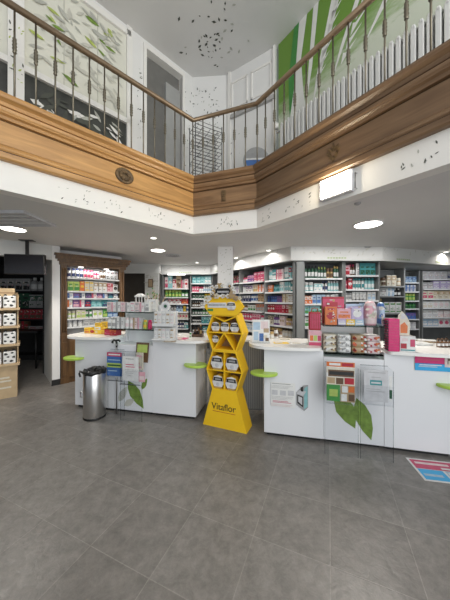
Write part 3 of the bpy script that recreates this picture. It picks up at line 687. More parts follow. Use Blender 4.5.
# ---------------------------------------------------------------- oak cabinet
cab = thing('oak_display_cabinet', 'dark oak display cabinet with carved cornice and brightly lit white shelves', 'cabinet', fc.w(0, 0, 0), fc.a)
cw = CL
m = MB()
for i, (o, z0, z1) in enumerate(((.02, 2.13, 2.19), (.045, 2.19, 2.23), (.075, 2.23, 2.29), (.095, 2.29, 2.325))): m.box(-o, cw+o, -o, .33, z0, z1, woodc)
m.build('cornice', cab)
for x0 in (.01, cw-.105):
    m = MB(); m.box(x0, x0+.095, 0, .33, 0, 2.13, woodc); m.box(x0-.01, x0+.125, -.015, .1, .0, .1, woodc); m.box(x0-.01, x0+.13, -.018, .1, .80, .87, woodc); m.box(x0, x0+.115, -.01, .1, .1, .8, woodc)
    for q in range(2): m.tube([(x0+.03+.035*q, -.003, .92), (x0+.03+.035*q, -.003, 2.08)], .012, woodc, 6)
    m.box(x0+.02, x0+.095, -.018, 0, .14, .74, woodc, .004); m.build('pilaster', cab)
m = MB(); m.box(.105, cw-.105, .29, .32, .80, 2.13, shelfwhite); m.build('back_panel', cab)
m = MB(); m.box(.105, cw-.105, .01, .32, .0, .80, woodc); bc = m.build('base_cupboard', cab)
for x0, x1 in ((.12, cw/2-.005), (cw/2+.005, cw-.12)): m = MB(); m.box(x0, x1, -.006, .01, .1, .76, woodc, .004); m.box(x0+.06, x1-.06, -.010, -.005, .16, .70, woodc, .004); m.build('door', bc)
for xl in (.3, cw-.38): m = MB(); m.box(xl, xl+.08, .05, .11, 2.11, 2.128, strip); m.build('cabinet_light', cab)
zs = [1.906, 1.66, 1.53, 1.36, 1.153, 1.0]
for z in zs:
    m = MB(); m.box(.105, cw-.105, .02, .29, z-.014, z, shelfwhite); sh = m.build('shelf', cab); m = MB(); m.box(.105, cw-.105, .008, .02, z-.02, z+.008, shelfwhite); m.build('price_rail', sh)
rowsC = [[(bt, 'white', 'navy', .06, .18, 1, 4), (bt, 'pale_pink', 'rose', .05, .14, 1, 3), (bt, 'rose', 'white', .05, .13, 3, 2), (bt, 'white', 'brown', .05, .16, 0, 2), (c, 'pale_grey', 'black', .07, .15, 4, 3)],
     [(c, 'lime', 'green', .09, .15, 0, 2), (c, 'orange', 'yellow', .07, .16, 3, 1), (c, 'cream', 'yellow', .07, .17, 4, 2), (c, 'white', 'tan', .07, .16, 1, 3), (c, 'pink', 'red', .1, .15, 1, 1), (c, 'white', 'black', .09, .13, 3, 1)],
     [(c, 'white', 'blue', .07, .085, 2, 1), (c, 'purple', 'blue', .08, .085, 0, 1), (c, 'white', 'navy', .07, .085, 2, 1), (c, 'navy', 'purple', .08, .085, 0, 1), (c, 'white', 'rose', .07, .085, 2, 1), (c, 'purple', 'pink', .08, .085, 0, 1), (c, 'white', 'blue', .07, .085, 2, 1), (c, 'navy', 'teal', .08, .085, 0, 1), (c, 'white', 'navy', .07, .085, 1, 1)],
     [(c, 'white', 'orange', .07, .12, 2, 1), (c, 'purple', 'pink', .09, .12, 0, 1), (c, 'white', 'rose', .07, .12, 2, 1), (c, 'navy', 'red', .09, .12, 0, 1), (c, 'aqua', 'teal', .08, .11, 1, 2), (c, 'teal', 'navy', .09, .12, 0, 1), (c, 'pale_blue', 'teal', .08, .11, 1, 2)],
     [(j, 'lime', 'cream', .06, .12, 1, 2), (c, 'cream', 'lime', .07, .13, 0, 2), (bt, 'white', 'green', .05, .13, 1, 2), (c, 'white', 'lime', .08, .12, 3, 2), (c, 'green', 'lime', .08, .13, 0, 1), (c, 'blue', 'pale_blue', .09, .12, 0, 2)],
     [(j, 'white', 'pale_grey', .07, .10, 1, 3), (c, 'white', 'grey', .08, .11, 0, 3), (j, 'cream', 'white', .07, .11, 1, 4)]]
for i, sp in enumerate(rowsC):
    hi = zs[i-1]-.02 if i else 2.1
    fill_row(fc, .115, cw-.115, .10, zs[i], hi-zs[i], sp, i, 'oak cabinet')

# ---------------------------------------------------------------- service stations
FLs = Frame(-2.103, 3.435, R(-12.2)); FRs = Frame(.433, 2.72, R(-13.2))
def worktop_outline(x0, x1, rl, rr, yf=-.10, yb=.58):
    pts = []
    n = 10
    # front edge from left to right with a rounded free end (radius rl / rr)
    def front(x): t = (x-x0)/(x1-x0); return yf*(1-(2*t-1)**2*.6)
    for i in range(n+1):
        a = PI + (PI/2)*i/n
        pts.append((x0+rl+rl*math.cos(a), front(x0+rl)+rl+rl*math.sin(a)))
    for i in range(1, 6): x = x0+rl+(x1-rr-x0-rl)*i/6; pts.append((x, front(x)))
    for i in range(n+1):
        a = 1.5*PI + (PI/2)*i/n
        pts.append((x1-rr+rr*math.cos(a), front(x1-rr)+rr+rr*math.sin(a)))
    pts += [(x1, yb), (x0, yb)]
    return pts
def counter(F, x0, x1, free, label):
    t = thing('service_counter', label, 'counter', F.w(x0, 0), F.a); W = x1-x0
    m = MB(); m.box(.0008, W-.0008, .0, .50, .035, .968, lam, .002); cbod = m.build('body', t)
    m = MB(); m.box(.03, W-.03, .03, .48, 0, .035, black); m.build('plinth', cbod)
    m = MB()
    ov = .36 if 'rightmost' in label else .19
    o = worktop_outline(-.19, W-.02, .26, .05) if free == 'l' else worktop_outline(.02, W+ov, .05, .26)
    m.prism(o, .968, 1.0, lamtop); m.build('worktop', t)
    m = MB(); cx = 0. if free == 'l' else W
    a = .15; bb = .11
    for z0, z1, k0, k1 in ((.675, .682, .93, 1), (.682, .700, 1, 1), (.700, .707, 1, .95)):
        m.loft([[(cx+a*k*math.cos(q), -.012+bb*k*math.sin(q), z) for q in [2*PI*i/24 for i in range(24)]] for k, z in ((k0, z0), (k1, z1))], lime)
    m.build('bag_shelf', t, label='lime green oval bag shelf')
    return t
cA = counter(FLs, 0, .62, 'l', 'leftmost white service counter beside the steel waste bin')
cB = counter(FLs, 1.19, 1.78, 'r', 'white service counter immediately left of the yellow display stand')
cC = counter(FRs, 0, .62, 'l', 'white service counter with instruction poster right of the yellow stand')
cD = counter(FRs, 1.19, 1.78, 'r', 'rightmost white service counter with pink and blue poster on its front')
def gondola(F, label, zsh, xs, ztop, leaves, posts):
    t = thing('display_shelf_unit', label, 'shelf unit', F.w(.62, 0), F.a); W = .57
    m = MB(); m.box(.0008, W-.0008, .003, .50, .035, .90, lam, .002); m.build('base_cabinet', t)
    m = MB(); m.box(.03, W-.03, .04, .48, 0, .035, black); m.build('plinth', t)
    m = MB(); m.box(.003, W-.003, .30, .33, .90, ztop, lam); m.build('back_panel', t)
    for x in posts: m = MB(); m.box(x-.012, x+.012, .25, .30, .90, ztop, steel if len(posts) == 1 else lam); m.build('post', t)
    for z in zsh: m = MB(); m.box(xs[0], xs[1], .02, .30, z-.012, z, glassm); sh = m.build('shelf', t); m = MB(); m.box(xs[0], xs[1], .012, .02, z-.014, z+.001, acryedge); m.build('shelf_edge', sh)
    for (x, z, l, a, w_, mt) in leaves:
        m = MB(); m.T = Matrix.Translation((0, .001, 0)); m.leaf(x, z, l, a, mt, 0, w_); m.build('leaf_decal', t)
    return t
gL = gondola(FLs, 'white shelf unit with pale pink boxes between the two left counters', (1.34, 1.11), (-.15, .57), 1.43,
    [(.325, .25, .42, -1.0, .40, leafgreen), (.13, .24, .24, 1.05, .42, leafgrey), (.23, .14, .18, .6, .5, leafpale), (.45, .40, .17, 1.1, .4, leafgreen)], (.555, .015))
gR = gondola(FRs, 'white shelf unit with red gift boxes on top between the right counters', (1.235, .945), (.0, .57), 1.235,
    [(.215, .36, .40, -1.1, .46, leafgreen), (.385, .29, .44, -1.25, .36, leafgreen)], (.50,))

# ridged grey low counter between the stations
lc = thing('ridged_counter', 'grey ridged low counter behind the yellow display stand', 'counter', (-.22, 3.42, 0), R(-8))
m = MB(); m.box(0, .74, .02, .4, 0, .93, panelgrey)
for i in range(24): m.box(.01+.03*i, .025+.03*i, .005, .02, .02, .92, mat('grey_ridge', (.40, .40, .40), .4, var=.05))
m.build('body', lc)
m = MB(); m.box(-.02, .76, -.02, .42, .93, .955, lamtop); m.build('worktop', lc)

# acrylic leaflet stands (clear panel, foot and pocket)
def acrylic(F, x0, x1, y, h, label, ch, pocket):
    t = thing('acrylic_leaflet_stand', label, 'leaflet stand', F.w(x0, y), F.a); W = x1-x0; k = .05
    o = [(0, 0), (W, 0), (W, h-k), (W-k, h), (0, h)] if ch == 'r' else [(0, 0), (W, 0), (W, h), (k, h), (0, h-k)]
    m = MB(); m.slab(o, 0, .005, acry); m.build('panel', t)
    m = MB()
    for x in (0, W-.003): m.box(x, x+.003, -.001, .006, 0, h-k, acryedge)
    m.box(0, W-k, -.001, .006, h-.004, h, acryedge) if ch == 'r' else m.box(k, W, -.001, .006, h-.004, h, acryedge)
    m.build('panel_edge', t)
    z0, z1 = pocket
    m = MB(); m.box(.01, W-.01, -.035, -.032, z0-.02, z0+.16, acry); m.box(.01, W-.01, -.035, 0, z0-.023, z0-.02, acry); m.build('pocket', t)
    return t
YA = -.20
acrylic(FRs, .60, .90, YA, .90, 'clear acrylic stand holding the food magazine, before the right shelf unit', 'r', (.53, .9))
acrylic(FRs, .915, 1.195, YA, .89, 'clear acrylic stand holding the grey notice, before the right shelf unit', 'r', (.55, .9))
acrylic(FLs, .60, .845, -.10, .86, 'clear acrylic stand holding the striped blue and pink notice', 'l', (.48, .9))
acrylic(FLs, .85, 1.15, -.19, .86, 'clear acrylic stand holding the white notice and leaflets', 'r', (.48, .9))

def sheet(name, F, x0, x1, y, z0, z1, items, base, label, cat, tilt=0, group=None):
    """flat printed sheet; items: (u0,u1,v0,v1,material) in 0..1 from the lower left"""
    W, H = x1-x0, z1-z0; m = MB(); m.box(0, W, 0, .003, 0, H, base)
    for k, (a, bb, cc, dd, mt) in enumerate(items): m.wallpoly([(a*W, cc*H), (bb*W, cc*H), (bb*W, dd*H), (a*W, dd*H)], -.0008-.0004*k, mt)
    o = m.build(name, None, F.w(x0, y, z0), F.a, label, cat, group); o.rotation_euler = (tilt, 0, F.a); return o
def lines(x0, x1, y0, y1, n, mt, fill=.45):
    out = []; st = (y1-y0)/n
    for i in range(n): out.append((x0, x0+(x1-x0)*rnd.uniform(.7, 1), y1-st*(i+fill), y1-st*i-st*.25, mt))
    return out
G = C
mag = [(0, 1, .88, 1, G('orange')), (.1, .5, .91, .97, G('white')), (.55, .95, .9, .98, G('red')), (0, 1, .72, .86, G('cream')), (.06, .98, .63, .80, G('brown')), (.1, .95, .67, .76, G('black')),
       (0, 1, .42, .62, G('cream')), (.03, .3, .45, .6, G('tan')), (.34, .6, .44, .6, G('brown')), (.64, .97, .45, .61, G('red')), (0, .48, .0, .42, G('green')), (.1, .4, .12, .3, G('lime')), (.5, 1, .0, .42, G('tan')), (.52, .72, .02, .2, G('white')), (.55, .75, .24, .4, G('white')), (.78, .98, .25, .4, G('orange')), (.78, .98, .03, .2, G('brown'))]
sheet('food_magazine', FRs, .615, .865, YA-.012, .53, .905, mag, G('white'), 'colourful food magazine with green corner in the clear acrylic stand', 'magazine')
notice = lines(.15, .9, .86, .95, 1, G('grey')) + [(.25, .75, .52, .68, G('teal')), (.3, .7, .57, .62, G('pale_grey'))] + lines(.3, .72, .72, .80, 1, G('grey')) + lines(.1, .9, .28, .42, 2, G('grey'))
sheet('grey_notice', FRs, .945, 1.145, YA-.012, .555, .85, notice, G('pale_grey'), 'grey notice with a teal box in its centre, in right acrylic stand', 'notice')
sheet('white_card', FRs, 1.155, 1.178, YA-.012, .57, .80, [(0, 1, .1, .45, G('dark_green'))], G('white'), 'thin white and dark green leaflet edge beside the grey notice', 'leaflet')
sg = [(0, 1, .83, 1, G('rose')), (.1, .9, .88, .94, G('white')), (0, 1, .55, .83, G('blue')), (.08, .92, .66, .70, G('pale_blue')), (0, 1, .36, .55, G('lime')), (.06, .94, .42, .49, G('dark_green')), (0, 1, .0, .36, G('blue')), (.08, .7, .2, .24, G('pale_blue'))]
sheet('striped_notice', FLs, .60, .815, -.112, .516, .82, sg, G('blue'), 'notice striped pink, blue and green beside the steel bin', 'notice')
wn = lines(.2, .85, .84, .92, 1, G('black')) + lines(.2, .85, .52, .70, 2, G('rose'), .6) + lines(.15, .9, .28, .48, 3, G('grey')) + lines(.35, .6, .18, .24, 1, G('grey'))
sheet('white_notice', FLs, .892, 1.112, -.205, .50, .805, wn, G('white'), 'plain white printed notice on the clear stand left of the leaf decal', 'notice')
sheet('green_magazine', FLs, .98, 1.16, -.07, .70, .95, [(.1, .9, .5, .9, G('lime')), (.2, .6, .1, .4, G('tan'))], G('brown'), 'green covered magazine leaning behind the white notice', 'magazine', R(-8))
prod('carton', .085, .03, .21, 'cream', 'pink', 4, FLs.w(1.09, -.14, .63), FLs.a, 'cream and pink slim box standing in the acrylic leaflet pocket')
sheet('pink_leaflet', FLs, 1.115, 1.2, -.205, .50, .62, [(.1, .9, .2, .6, G('pale_pink'))], G('pink'), 'pink leaflet lying low in the pocket beside the white notice', 'leaflet')

# walking cane with crook handle behind the striped notice
cane = thing('walking_cane', 'black handled cane standing upright behind the striped notice', 'cane', FLs.w(.70, -.055, 0), FLs.a)
m = MB(); m.tube([(0, 0, 0), (0, 0, .93)], .009, steel, 8); m.build('shaft', cane)
m = MB(); m.tube([(0, 0, .88), (0, 0, .94), (-.01, 0, .965), (-.04, 0, .97), (-.06, 0, .95), (-.062, 0, .93)], .014, black, 8); m.tube([(-.01, 0, .965), (.03, 0, .972), (.055, 0, .955)], .013, black, 8); m.build('handle', cane)

# steel pedal bin
bx, by = -1.675, 3.15
bn = thing('pedal_bin', 'cylindrical stainless steel waste bin with black liner before left counter', 'bin', (bx, by, 0))
m = MB(); m.lathe([(.125, .02), (.130, .03), (.130, .585), (.122, .595), (.118, .595), (.118, .5)], steel, 32); bb_ = m.build('body', bn)
m = MB(); m.lathe([(.128, 0), (.133, .005), (.133, .025), (.125, .03)], black, 32); m.build('base_ring', bn)
m = MB(); n = 28; rings = []
for k, (r_, z) in enumerate(((.134, .565), (.136, .59), (.125, .612), (.10, .60), (.06, .57))):
    rings.append([((r_+rnd.uniform(-.006, .006))*math.cos(2*PI*i/n), (r_+rnd.uniform(-.006, .006))*math.sin(2*PI*i/n), z+rnd.uniform(-.012, .02)) for i in range(n)])
m.loft(rings, black, True, True)
m.tube([(-.12, -.05, .58), (-.16, -.06, .60), (-.17, -.05, .57), (-.15, -.06, .53)], .012, black, 6); m.tube([(.02, -.05, .6), (.05, -.07, .65), (.1, -.05, .63), (.115, -.04, .60)], .014, black, 6); m.build('bin_liner', bn)
m = MB(); m.tube([(-.128, -.03, .33), (-.16, -.04, .33), (-.16, -.04, .27), (-.128, -.03, .27)], .01, steel, 8); m.build('handle', bb_)

# ---------------------------------------------------------------- yellow display stand
FS = Frame(-.012, 2.85, R(-23.4)); DP = .21
st = thing('yellow_display_stand', 'tall yellow cardboard display stand of stacked hexagons in the aisle', 'display stand', FS.w(0, 0), FS.a)
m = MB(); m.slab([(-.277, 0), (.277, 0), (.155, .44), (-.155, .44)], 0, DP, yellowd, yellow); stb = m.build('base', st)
tm = text_mesh('Vitaflor', .108, mat('dark_ink', (.05, .04, .02), .5, var=.05)); lt = link('lettering', tm, stb, (-.005, -.003, .215)); lt.scale = (.95, 1, 1)
m = MB()
for i in range(20): m.box(-.145+i*.0145, -.134+i*.0145, -.003, -.001, .188, .193, C('red'))
m.build('tagline', stb)
def hexring(hw, tw, z0, zm, z1, t):
    o = [(-tw, z0), (tw, z0), (hw, zm), (tw, z1), (-tw, z1), (-hw, zm)]; cx, cz = 0, zm
    i_ = [(x*(1-t/ hw), cz+(z-cz)*(1-t/(z1-zm))) for x, z in o]; return o, i_
def hexbox(m, hw, tw, z0, zm, z1, t=.016):
    o, n_ = hexring(hw, tw, z0, zm, z1, t)
    for k in range(6):
        j2 = (k+1) % 6
        a, bb, c_, d_ = o[k], o[j2], n_[j2], n_[k]
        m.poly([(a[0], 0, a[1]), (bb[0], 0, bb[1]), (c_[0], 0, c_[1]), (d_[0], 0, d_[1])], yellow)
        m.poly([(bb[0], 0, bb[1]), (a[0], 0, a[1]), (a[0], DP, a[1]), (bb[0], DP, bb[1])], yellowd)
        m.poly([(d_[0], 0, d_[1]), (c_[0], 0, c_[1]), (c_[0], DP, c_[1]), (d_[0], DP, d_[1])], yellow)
    m.poly([(x, DP, z) for x, z in o][::-1], yellowd); return n_
m = MB(); hexbox(m, .232, .152, .44, .674, .905)
m.poly([(x, DP-.004, z) for x, z in hexring(.225, .145, .45, .674, .895, .016)[0]], brownc)
lhx = m.build('lower_hexagon', st)
m = MB(); m.box(-.006, .006, .002, DP-.006, .455, .89, yellow); m.build('divider', lhx)
m = MB(); m.box(-.215, .215, .002, DP-.006, .664, .676, yellow); m.build('hexagon_shelf', lhx)
m = MB(); hexbox(m, .232, .152, .907, 1.116, 1.325)
m.poly([(x, DP-.004, z) for x, z in hexring(.225, .145, .915, 1.116, 1.315, .016)[0]], brownc)
uhx = m.build('upper_hexagon', st)
def strut(x0, z0, x1, z1, t=.006):
    m = MB(); dx, dz = x1-x0, z1-z0; l = math.hypot(dx, dz); nx, nz = -dz/l*t, dx/l*t
    m.slab([(x0-nx, z0-nz), (x1-nx, z1-nz), (x1+nx, z1+nz), (x0+nx, z0+nz)], .002, DP-.006, yellow); m.build('divider', uhx)
strut(-.145, 1.31, .0, 1.25); strut(.145, 1.31, .0, 1.25); strut(-.21, 1.116, .21, 1.116); strut(-.004, 1.109, -.13, .92); strut(.004, 1.109, .13, .92)
# header plate with decorative packs
m = MB(); hd = [(-.17, 1.325), (.17, 1.325), (.25, 1.42), (.17, 1.535), (-.17, 1.535), (-.25, 1.42)]
m.slab(hd, -.02, .02, yellowd, yellow); m.box(-.15, .15, .02, DP, 1.325, 1.34, yellow); hdr = m.build('header', st)
m = MB(); m.box(-.20, .04, -.024, -.021, 1.41, 1.47, C('white'))
for i in range(12): m.box(-.185+i*.018, -.172+i*.018, -.026, -.024, 1.432, 1.452, C('grey'))
m.box(-.20, -.13, -.0245, -.021, 1.37, 1.395, C('green'))
m.build('banner', hdr)
def hexpack_geo(m, w, h, x=0, z=0, y=0, d=.10):
    o = [(x-w*.28, z), (x+w*.28, z), (x+w*.5, z+h*.42), (x+w*.36, z+h*.9), (x, z+h), (x-w*.36, z+h*.9), (x-w*.5, z+h*.42)]
    m.slab(o, y, y+d, C('yellow'), C('white'))
    m.wallpoly([(x-w*.42, z+h*.56), (x+w*.42, z+h*.56), (x+w*.36, z+h*.84), (x-w*.36, z+h*.84)], y-.001, C('black'))
    m.wallpoly([(x-w*.26, z+h*.63), (x+w*.26, z+h*.63), (x+w*.24, z+h*.76), (x-w*.24, z+h*.76)], y-.0016, C('grey'))
    m.wallpoly([(x+w*.16*math.cos(a), z+h*.3+w*.16*math.sin(a)) for a in [i*PI/5 for i in range(10)]], y-.001, C('pale_grey'))
    m.wallpoly([(x-w*.28, z+.001), (x+w*.28, z+.001), (x+w*.36, z+h*.12), (x-w*.36, z+h*.12)], y-.0012, C('gold'))
m = MB(); hexpack_geo(m, .12, .10, .10, 1.38, -.028, .006); m.build('pack_picture', hdr)
m = MB()
m.slab([(-.09, 1.56), (.09, 1.56), (.115, 1.59), (.08, 1.635), (-.08, 1.635), (-.115, 1.59)], -.03, 0, C('brown'), C('black'))
for i in range(8): m.box(-.07+i*.018, -.056+i*.018, -.033, -.03, 1.585, 1.605, C('pale_grey'))
m.build('name_plate', hdr)
for i in range(34):
    x = rnd.choice([rnd.uniform(-.22, -.09), rnd.uniform(.09, .22), rnd.uniform(-.10, .10)]); z = (1.53+rnd.uniform(0, .12) if abs(x) > .1 else rnd.choice([1.545, 1.655, 1.665])) - max(0, abs(x)-.13)*.9
    r_ = rnd.uniform(.016, .030); mt = C(rnd.choice(['white', 'white', 'tan', 'cream', 'gold', 'brown', 'white'])); m = MB()
    m.T = Matrix.Translation((x, rnd.uniform(-.05, -.034), z)) @ Matrix.Rotation(rnd.random()*3, 4, 'Y')
    for k in range(5):
        a = k*2*PI/5; m.slab([(0, 0), (r_*math.cos(a-.5), r_*math.sin(a-.5)), (r_*1.25*math.cos(a), r_*1.25*math.sin(a)), (r_*math.cos(a+.5), r_*math.sin(a+.5))], -.004, .01, mt)
    m.slab([(r_*.35*math.cos(q*PI/3), r_*.35*math.sin(q*PI/3)) for q in range(6)], -.008, 0, C('gold')); m.build('flower', hdr)
packm = MB(); hexpack_geo(packm, .16, .165, 0, 0, -.05); packm = packm.mesh('treat_pack')
packs = [(-.096, .678, 1, 'upper left of the lower hexagon'), (.096, .678, 1, 'upper right of the lower hexagon'), (-.085, .459, .92, 'lower left of the lower hexagon'), (.085, .459, .92, 'lower right of the lower hexagon'),
         (-.122, 1.124, .70, 'left shelf of the upper hexagon'), (.122, 1.124, .70, 'right shelf of the upper hexagon'), (-.127, .988, .54, 'low left cell of the upper hexagon'), (.0, 1.124, .70, 'centre of the upper hexagon')]
for x, z, k, ds in packs:
    o = link('treat_pack', packm, None, FS.w(x, .06, z), FS.a, f'white and yellow pack with black label, {ds}', 'pack', 'packs in the yellow display stand'); o.scale = (k, k, k)

# ---------------------------------------------------------------- things on the counters
def place(kind, w, d, h, base, acc, st_, u, v, z, F, label, cat=None, group=None, rz=0.):
    X, Y = at(u, v, z); return prod(kind, w, d, h, base, acc, st_, (X, Y, z+.0005), F.a+rz, label, cat, group)
# counter A: yellow and red packs
yl = 'small yellow packs on the leftmost counter'
for i, (x, y, h, w_) in enumerate(((-.03, .30, .08, .09), (.08, .28, .06, .10), (.19, .26, .11, .10), (.30, .25, .09, .10))):
    prod('carton', w_, .1, h, 'yellow', ['orange', 'red', 'white', 'orange'][i], [0, 3, 1, 4][i], FLs.w(x, y, 1.001), FLs.a, f'yellow packet on leftmost counter, {ORD[i+1]} from the cabinet side', 'packet', yl)
for i, (x, y, h) in enumerate(((.04, .43, .14), (.16, .42, .16), (.28, .41, .15))):
    prod('carton', .1, .07, h, 'yellow', 'gold', 3, FLs.w(x, y, 1.001), FLs.a, f'taller yellow carton behind the packets, {ORD[i+1]} from left, leftmost counter', 'box', yl)
for i, (x, y, h) in enumerate(((.41, .20, .08), (.52, .17, .085))):
    prod('carton', .10, .12, h, 'red', 'orange' if i else 'rose', i, FLs.w(x, y, 1.001), FLs.a, f"red packet, {'nearer to' if i else 'farther from'} the white shelf unit, on leftmost counter", 'packet', 'red packets on the leftmost counter')
# gondola left products
for i in range(9):
    x = .50+i*.072; k = rnd.choice([0, 2, 4])
    prod('carton', .062, .07, [.13, .125, .135][i % 3], 'white' if i % 3 else 'pale_pink', 'pink' if i % 2 else 'grey', k, FLs.w(x, .09, 1.341), FLs.a, f'pale slim box, {ORD[i+1]} from left, top shelf of the left shelf unit', 'box', 'pale boxes on the left shelf unit')
lowr = [('bottle', 'white', 'grey')]*2 + [('carton', 'white', 'grey')]*2 + [('bottle', 'white', 'pale_pink')]*2 + [('carton', 'pale_pink', 'tan'), ('carton', 'pale_grey', 'pink'), ('bottle', 'lime', 'yellow'), ('bottle', 'rose', 'magenta')]
for i, (k, a, bb) in enumerate(lowr):
    x = .49+i*.068; prod(k, .058, .06, .15 if i < 8 else .12, a, bb, 1 if k == 'bottle' else 2, FLs.w(x, .09, 1.111), FLs.a, f"{a.replace('_', ' ')} {k}, {ORD[i+1]} from left, lower shelf of the left shelf unit", None, 'goods on the lower left shelf')
# on top: white lantern and tray
t = thing('white_lantern', 'white open lantern standing atop the back of the left shelf unit', 'lantern', FLs.w(.86, .25, 1.341), FLs.a)
m = MB()
for x in (-.05, .04):
    for y in (-.04, .04): m.box(x, x+.01, y, y+.01, 0, .2, C('white'))
m.build('frame', t); m = MB(); m.box(-.06, .06, -.05, .06, .2, .22, C('white')); m.loft([[(-.055, -.045, .22), (.055, -.045, .22), (.055, .055, .22), (-.055, .055, .22)], [(-.02, -.02, .25), (.02, -.02, .25), (.02, .03, .25), (-.02, .03, .25)]], C('white')); m.build('roof', t)
m = MB(); m.lathe([(.03, 0), (.03, .09), (.02, .1)], C('cream'), 12); m.build('candle', t)
prod('carton', .14, .08, .17, 'white', 'pale_grey', 4, FLs.w(1.06, .24, 1.341), FLs.a, 'wide white box beside the white lantern on the left shelf unit')
# dried branch arrangement behind
tv = thing('dried_branch_vase', 'vase of dry twigs behind the left shelf unit', 'vase', FLs.w(1.0, .46, .901), 0)
m = MB(); m.lathe([(.03, 0), (.045, .05), (.04, .2), (.02, .3), (.026, .32)], C('brown'), 14); m.build('vase', tv)
m = MB()
for i in range(14):
    a = rnd.uniform(0, 6.28); s_ = rnd.uniform(.05, .17); h_ = rnd.uniform(.55, .78)
    p2 = (s_*math.cos(a), s_*.6*math.sin(a), h_); m.tube([(0, 0, .3), (p2[0]*.4, p2[1]*.4, .3+(h_-.3)*.5), p2], .004, C('tan'), 5)
    for q in range(3):
        z = h_-q*.06; m.T = Matrix.Translation((p2[0]*(1-q*.15), p2[1]*(1-q*.15), z)); m.lathe([(.002, -.012), (.012, 0), (.002, .014)], rnd.choice([C('green'), C('tan'), C('cream'), C('brown')]), 6); m.T = Matrix.Identity(4)
m.build('twigs', tv)
# counter B: two tier white display with round topper
X, Y = at(164.5, 340, 1.0); dsp = thing('two_tier_display', 'white two tier counter display with a round sign on top', 'display', (X, Y+.02, 1.0005), FLs.a)
m = MB(); m.box(-.15, .15, -.08, .08, 0, .015, shelfwhite, .004); m.build('base', dsp)
m = MB(); m.box(-.14, .14, .06, .075, .015, .36, shelfwhite); m.build('back_panel', dsp)
m = MB(); m.box(-.14, .14, -.06, .06, .185, .195, shelfwhite); m.box(-.14, .14, -.065, -.06, .175, .21, shelfwhite); m.build('tier', dsp)
m = MB(); m.T = Matrix.Translation((-.02, .06, .42)) @ Matrix.Rotation(PI/2, 4, 'X'); m.lathe([(.065, -.004), (.065, .004)], C('white'), 24, sm=False); m.T = Matrix.Translation((-.02, .054, .42))
m.wallpoly([(.04*math.cos(i*PI/8), .04*math.sin(i*PI/8)) for i in range(16)], 0, C('pale_grey')); m.wallpoly([(.022*math.cos(i*PI/8), .022*math.sin(i*PI/8)) for i in range(16)], -.001, C('dark_green')); m.build('round_sign', dsp)
for r_, zz in ((0, .0155), (1, .1955)):
    for i in range(5):
        p = (X, Y+.02); fx = Frame(*p, FLs.a)
        prod('carton', .048, .06, .135 if r_ == 0 else .15, 'white', ['pale_grey', 'tan', 'pale_pink'][(i+r_) % 3], 4, fx.w(-.108+i*.054, 0, 1.001+zz), FLs.a, f"slim white box, {ORD[i+1]} from left, {'upper' if r_ else 'lower'} tier of the two tier display", 'box', 'boxes in the two tier display')
def flat(name, u, v, z, w_, d_, h_, mt, label, cat, F, rz=0, n=1):
    X, Y = at(u, v, z); m = MB(); m.box(-w_/2, w_/2, -d_/2, d_/2, 0, h_, mt); m.poly([(-w_*.4, -d_*.35, h_+.0006), (w_*.1, -d_*.35, h_+.0006), (w_*.1, d_*.3, h_+.0006), (-w_*.4, d_*.3, h_+.0006)], C('cream')); return m.build(name, None, (X, Y, z+.0005), F.a+rz, label, cat)
flat('pink_leaflet', 181, 338.6, 1.0, .17, .13, .004, C('magenta'), 'pink leaflet lying flat on the counter left of the yellow stand', 'leaflet', FLs)
flat('tan_paper', 170, 341.4, 1.0, .14, .07, .003, C('tan'), 'tan slip of paper at the front of the two tier display', 'paper', FLs, .2)
flat('white_paper_pad', 176, 335.2, 1.0, .15, .10, .012, C('white'), 'white pad lying behind the pink leaflet', 'pad', FLs)
X, Y = at(198.5, 336.6, 1.0); wb = thing('dark_caddy', 'dark wooden caddy of brown bottles at the end of left counter', 'caddy', (X, Y, 1.0005), FLs.a)
m = MB(); m.box(-.075, .06, -.05, .05, 0, .008, C('brown')); m.box(-.075, -.068, -.05, .05, 0, .05, C('brown')); m.box(.053, .06, -.05, .05, 0, .05, C('brown')); m.box(-.075, .06, .043, .05, 0, .07, C('brown')); m.box(-.075, .06, -.05, -.044, 0, .035, C('brown')); m.build('tray', wb)
for i, (dx, bs) in enumerate(((-.045, 'brown'), (.0, 'amber'), (.03, 'black'))):
    fx = Frame(X, Y, FLs.a); prod('bottle', .032, .03, .12+.02*i, bs, 'black' if i != 2 else 'gold', 0, fx.w(dx+.002*i, -.005, 1.0095), 0, f"{['brown', 'amber', 'black'][i]} small bottle in the dark wooden caddy", 'bottle')
place('bottle', .03, .03, .07, 'green', 'white', 1, 190.5, 337, 1.0, FLs, 'tiny green bottle beside the dark wooden caddy')
# counter C things
X, Y = at(261, 342.8, 1.0)
cd = thing('flyer_display', 'white upright flyer display with pictures at the left end of counter', 'flyer', (X, Y, 1.0005), FRs.a+R(6))
m = MB(); m.box(-.10, .10, .0, .006, 0, .27, C('white')); 
for a_, b_, c_, d_, mt in ((-.09, -.01, .15, .24, G('pale_blue')), (.0, .08, .16, .25, G('pale_pink')), (.03, .09, .12, .17, G('tan')), (-.085, -.03, .03, .13, G('pale_blue')), (-.02, .03, .02, .11, G('blue')), (-.015, .07, .05, .09, G('cream')), (.05, .09, .02, .06, G('brown'))): m.wallpoly([(a_, c_), (b_, c_), (b_, d_), (a_, d_)], -.001, mt)
m.build('card', cd); m = MB(); m.slab([(-.1, 0), (.1, 0), (.1, .03), (-.1, .03)], -.03, -.027, acry); m.box(-.1, .1, -.03, .05, 0, .003, acry); m.build('holder', cd)
flat('yellow_leaflet', 281, 343, 1.0, .17, .10, .004, C('yellow'), 'yellow printed leaflet lying on the counter beside the flyer display', 'leaflet', FRs, .15)
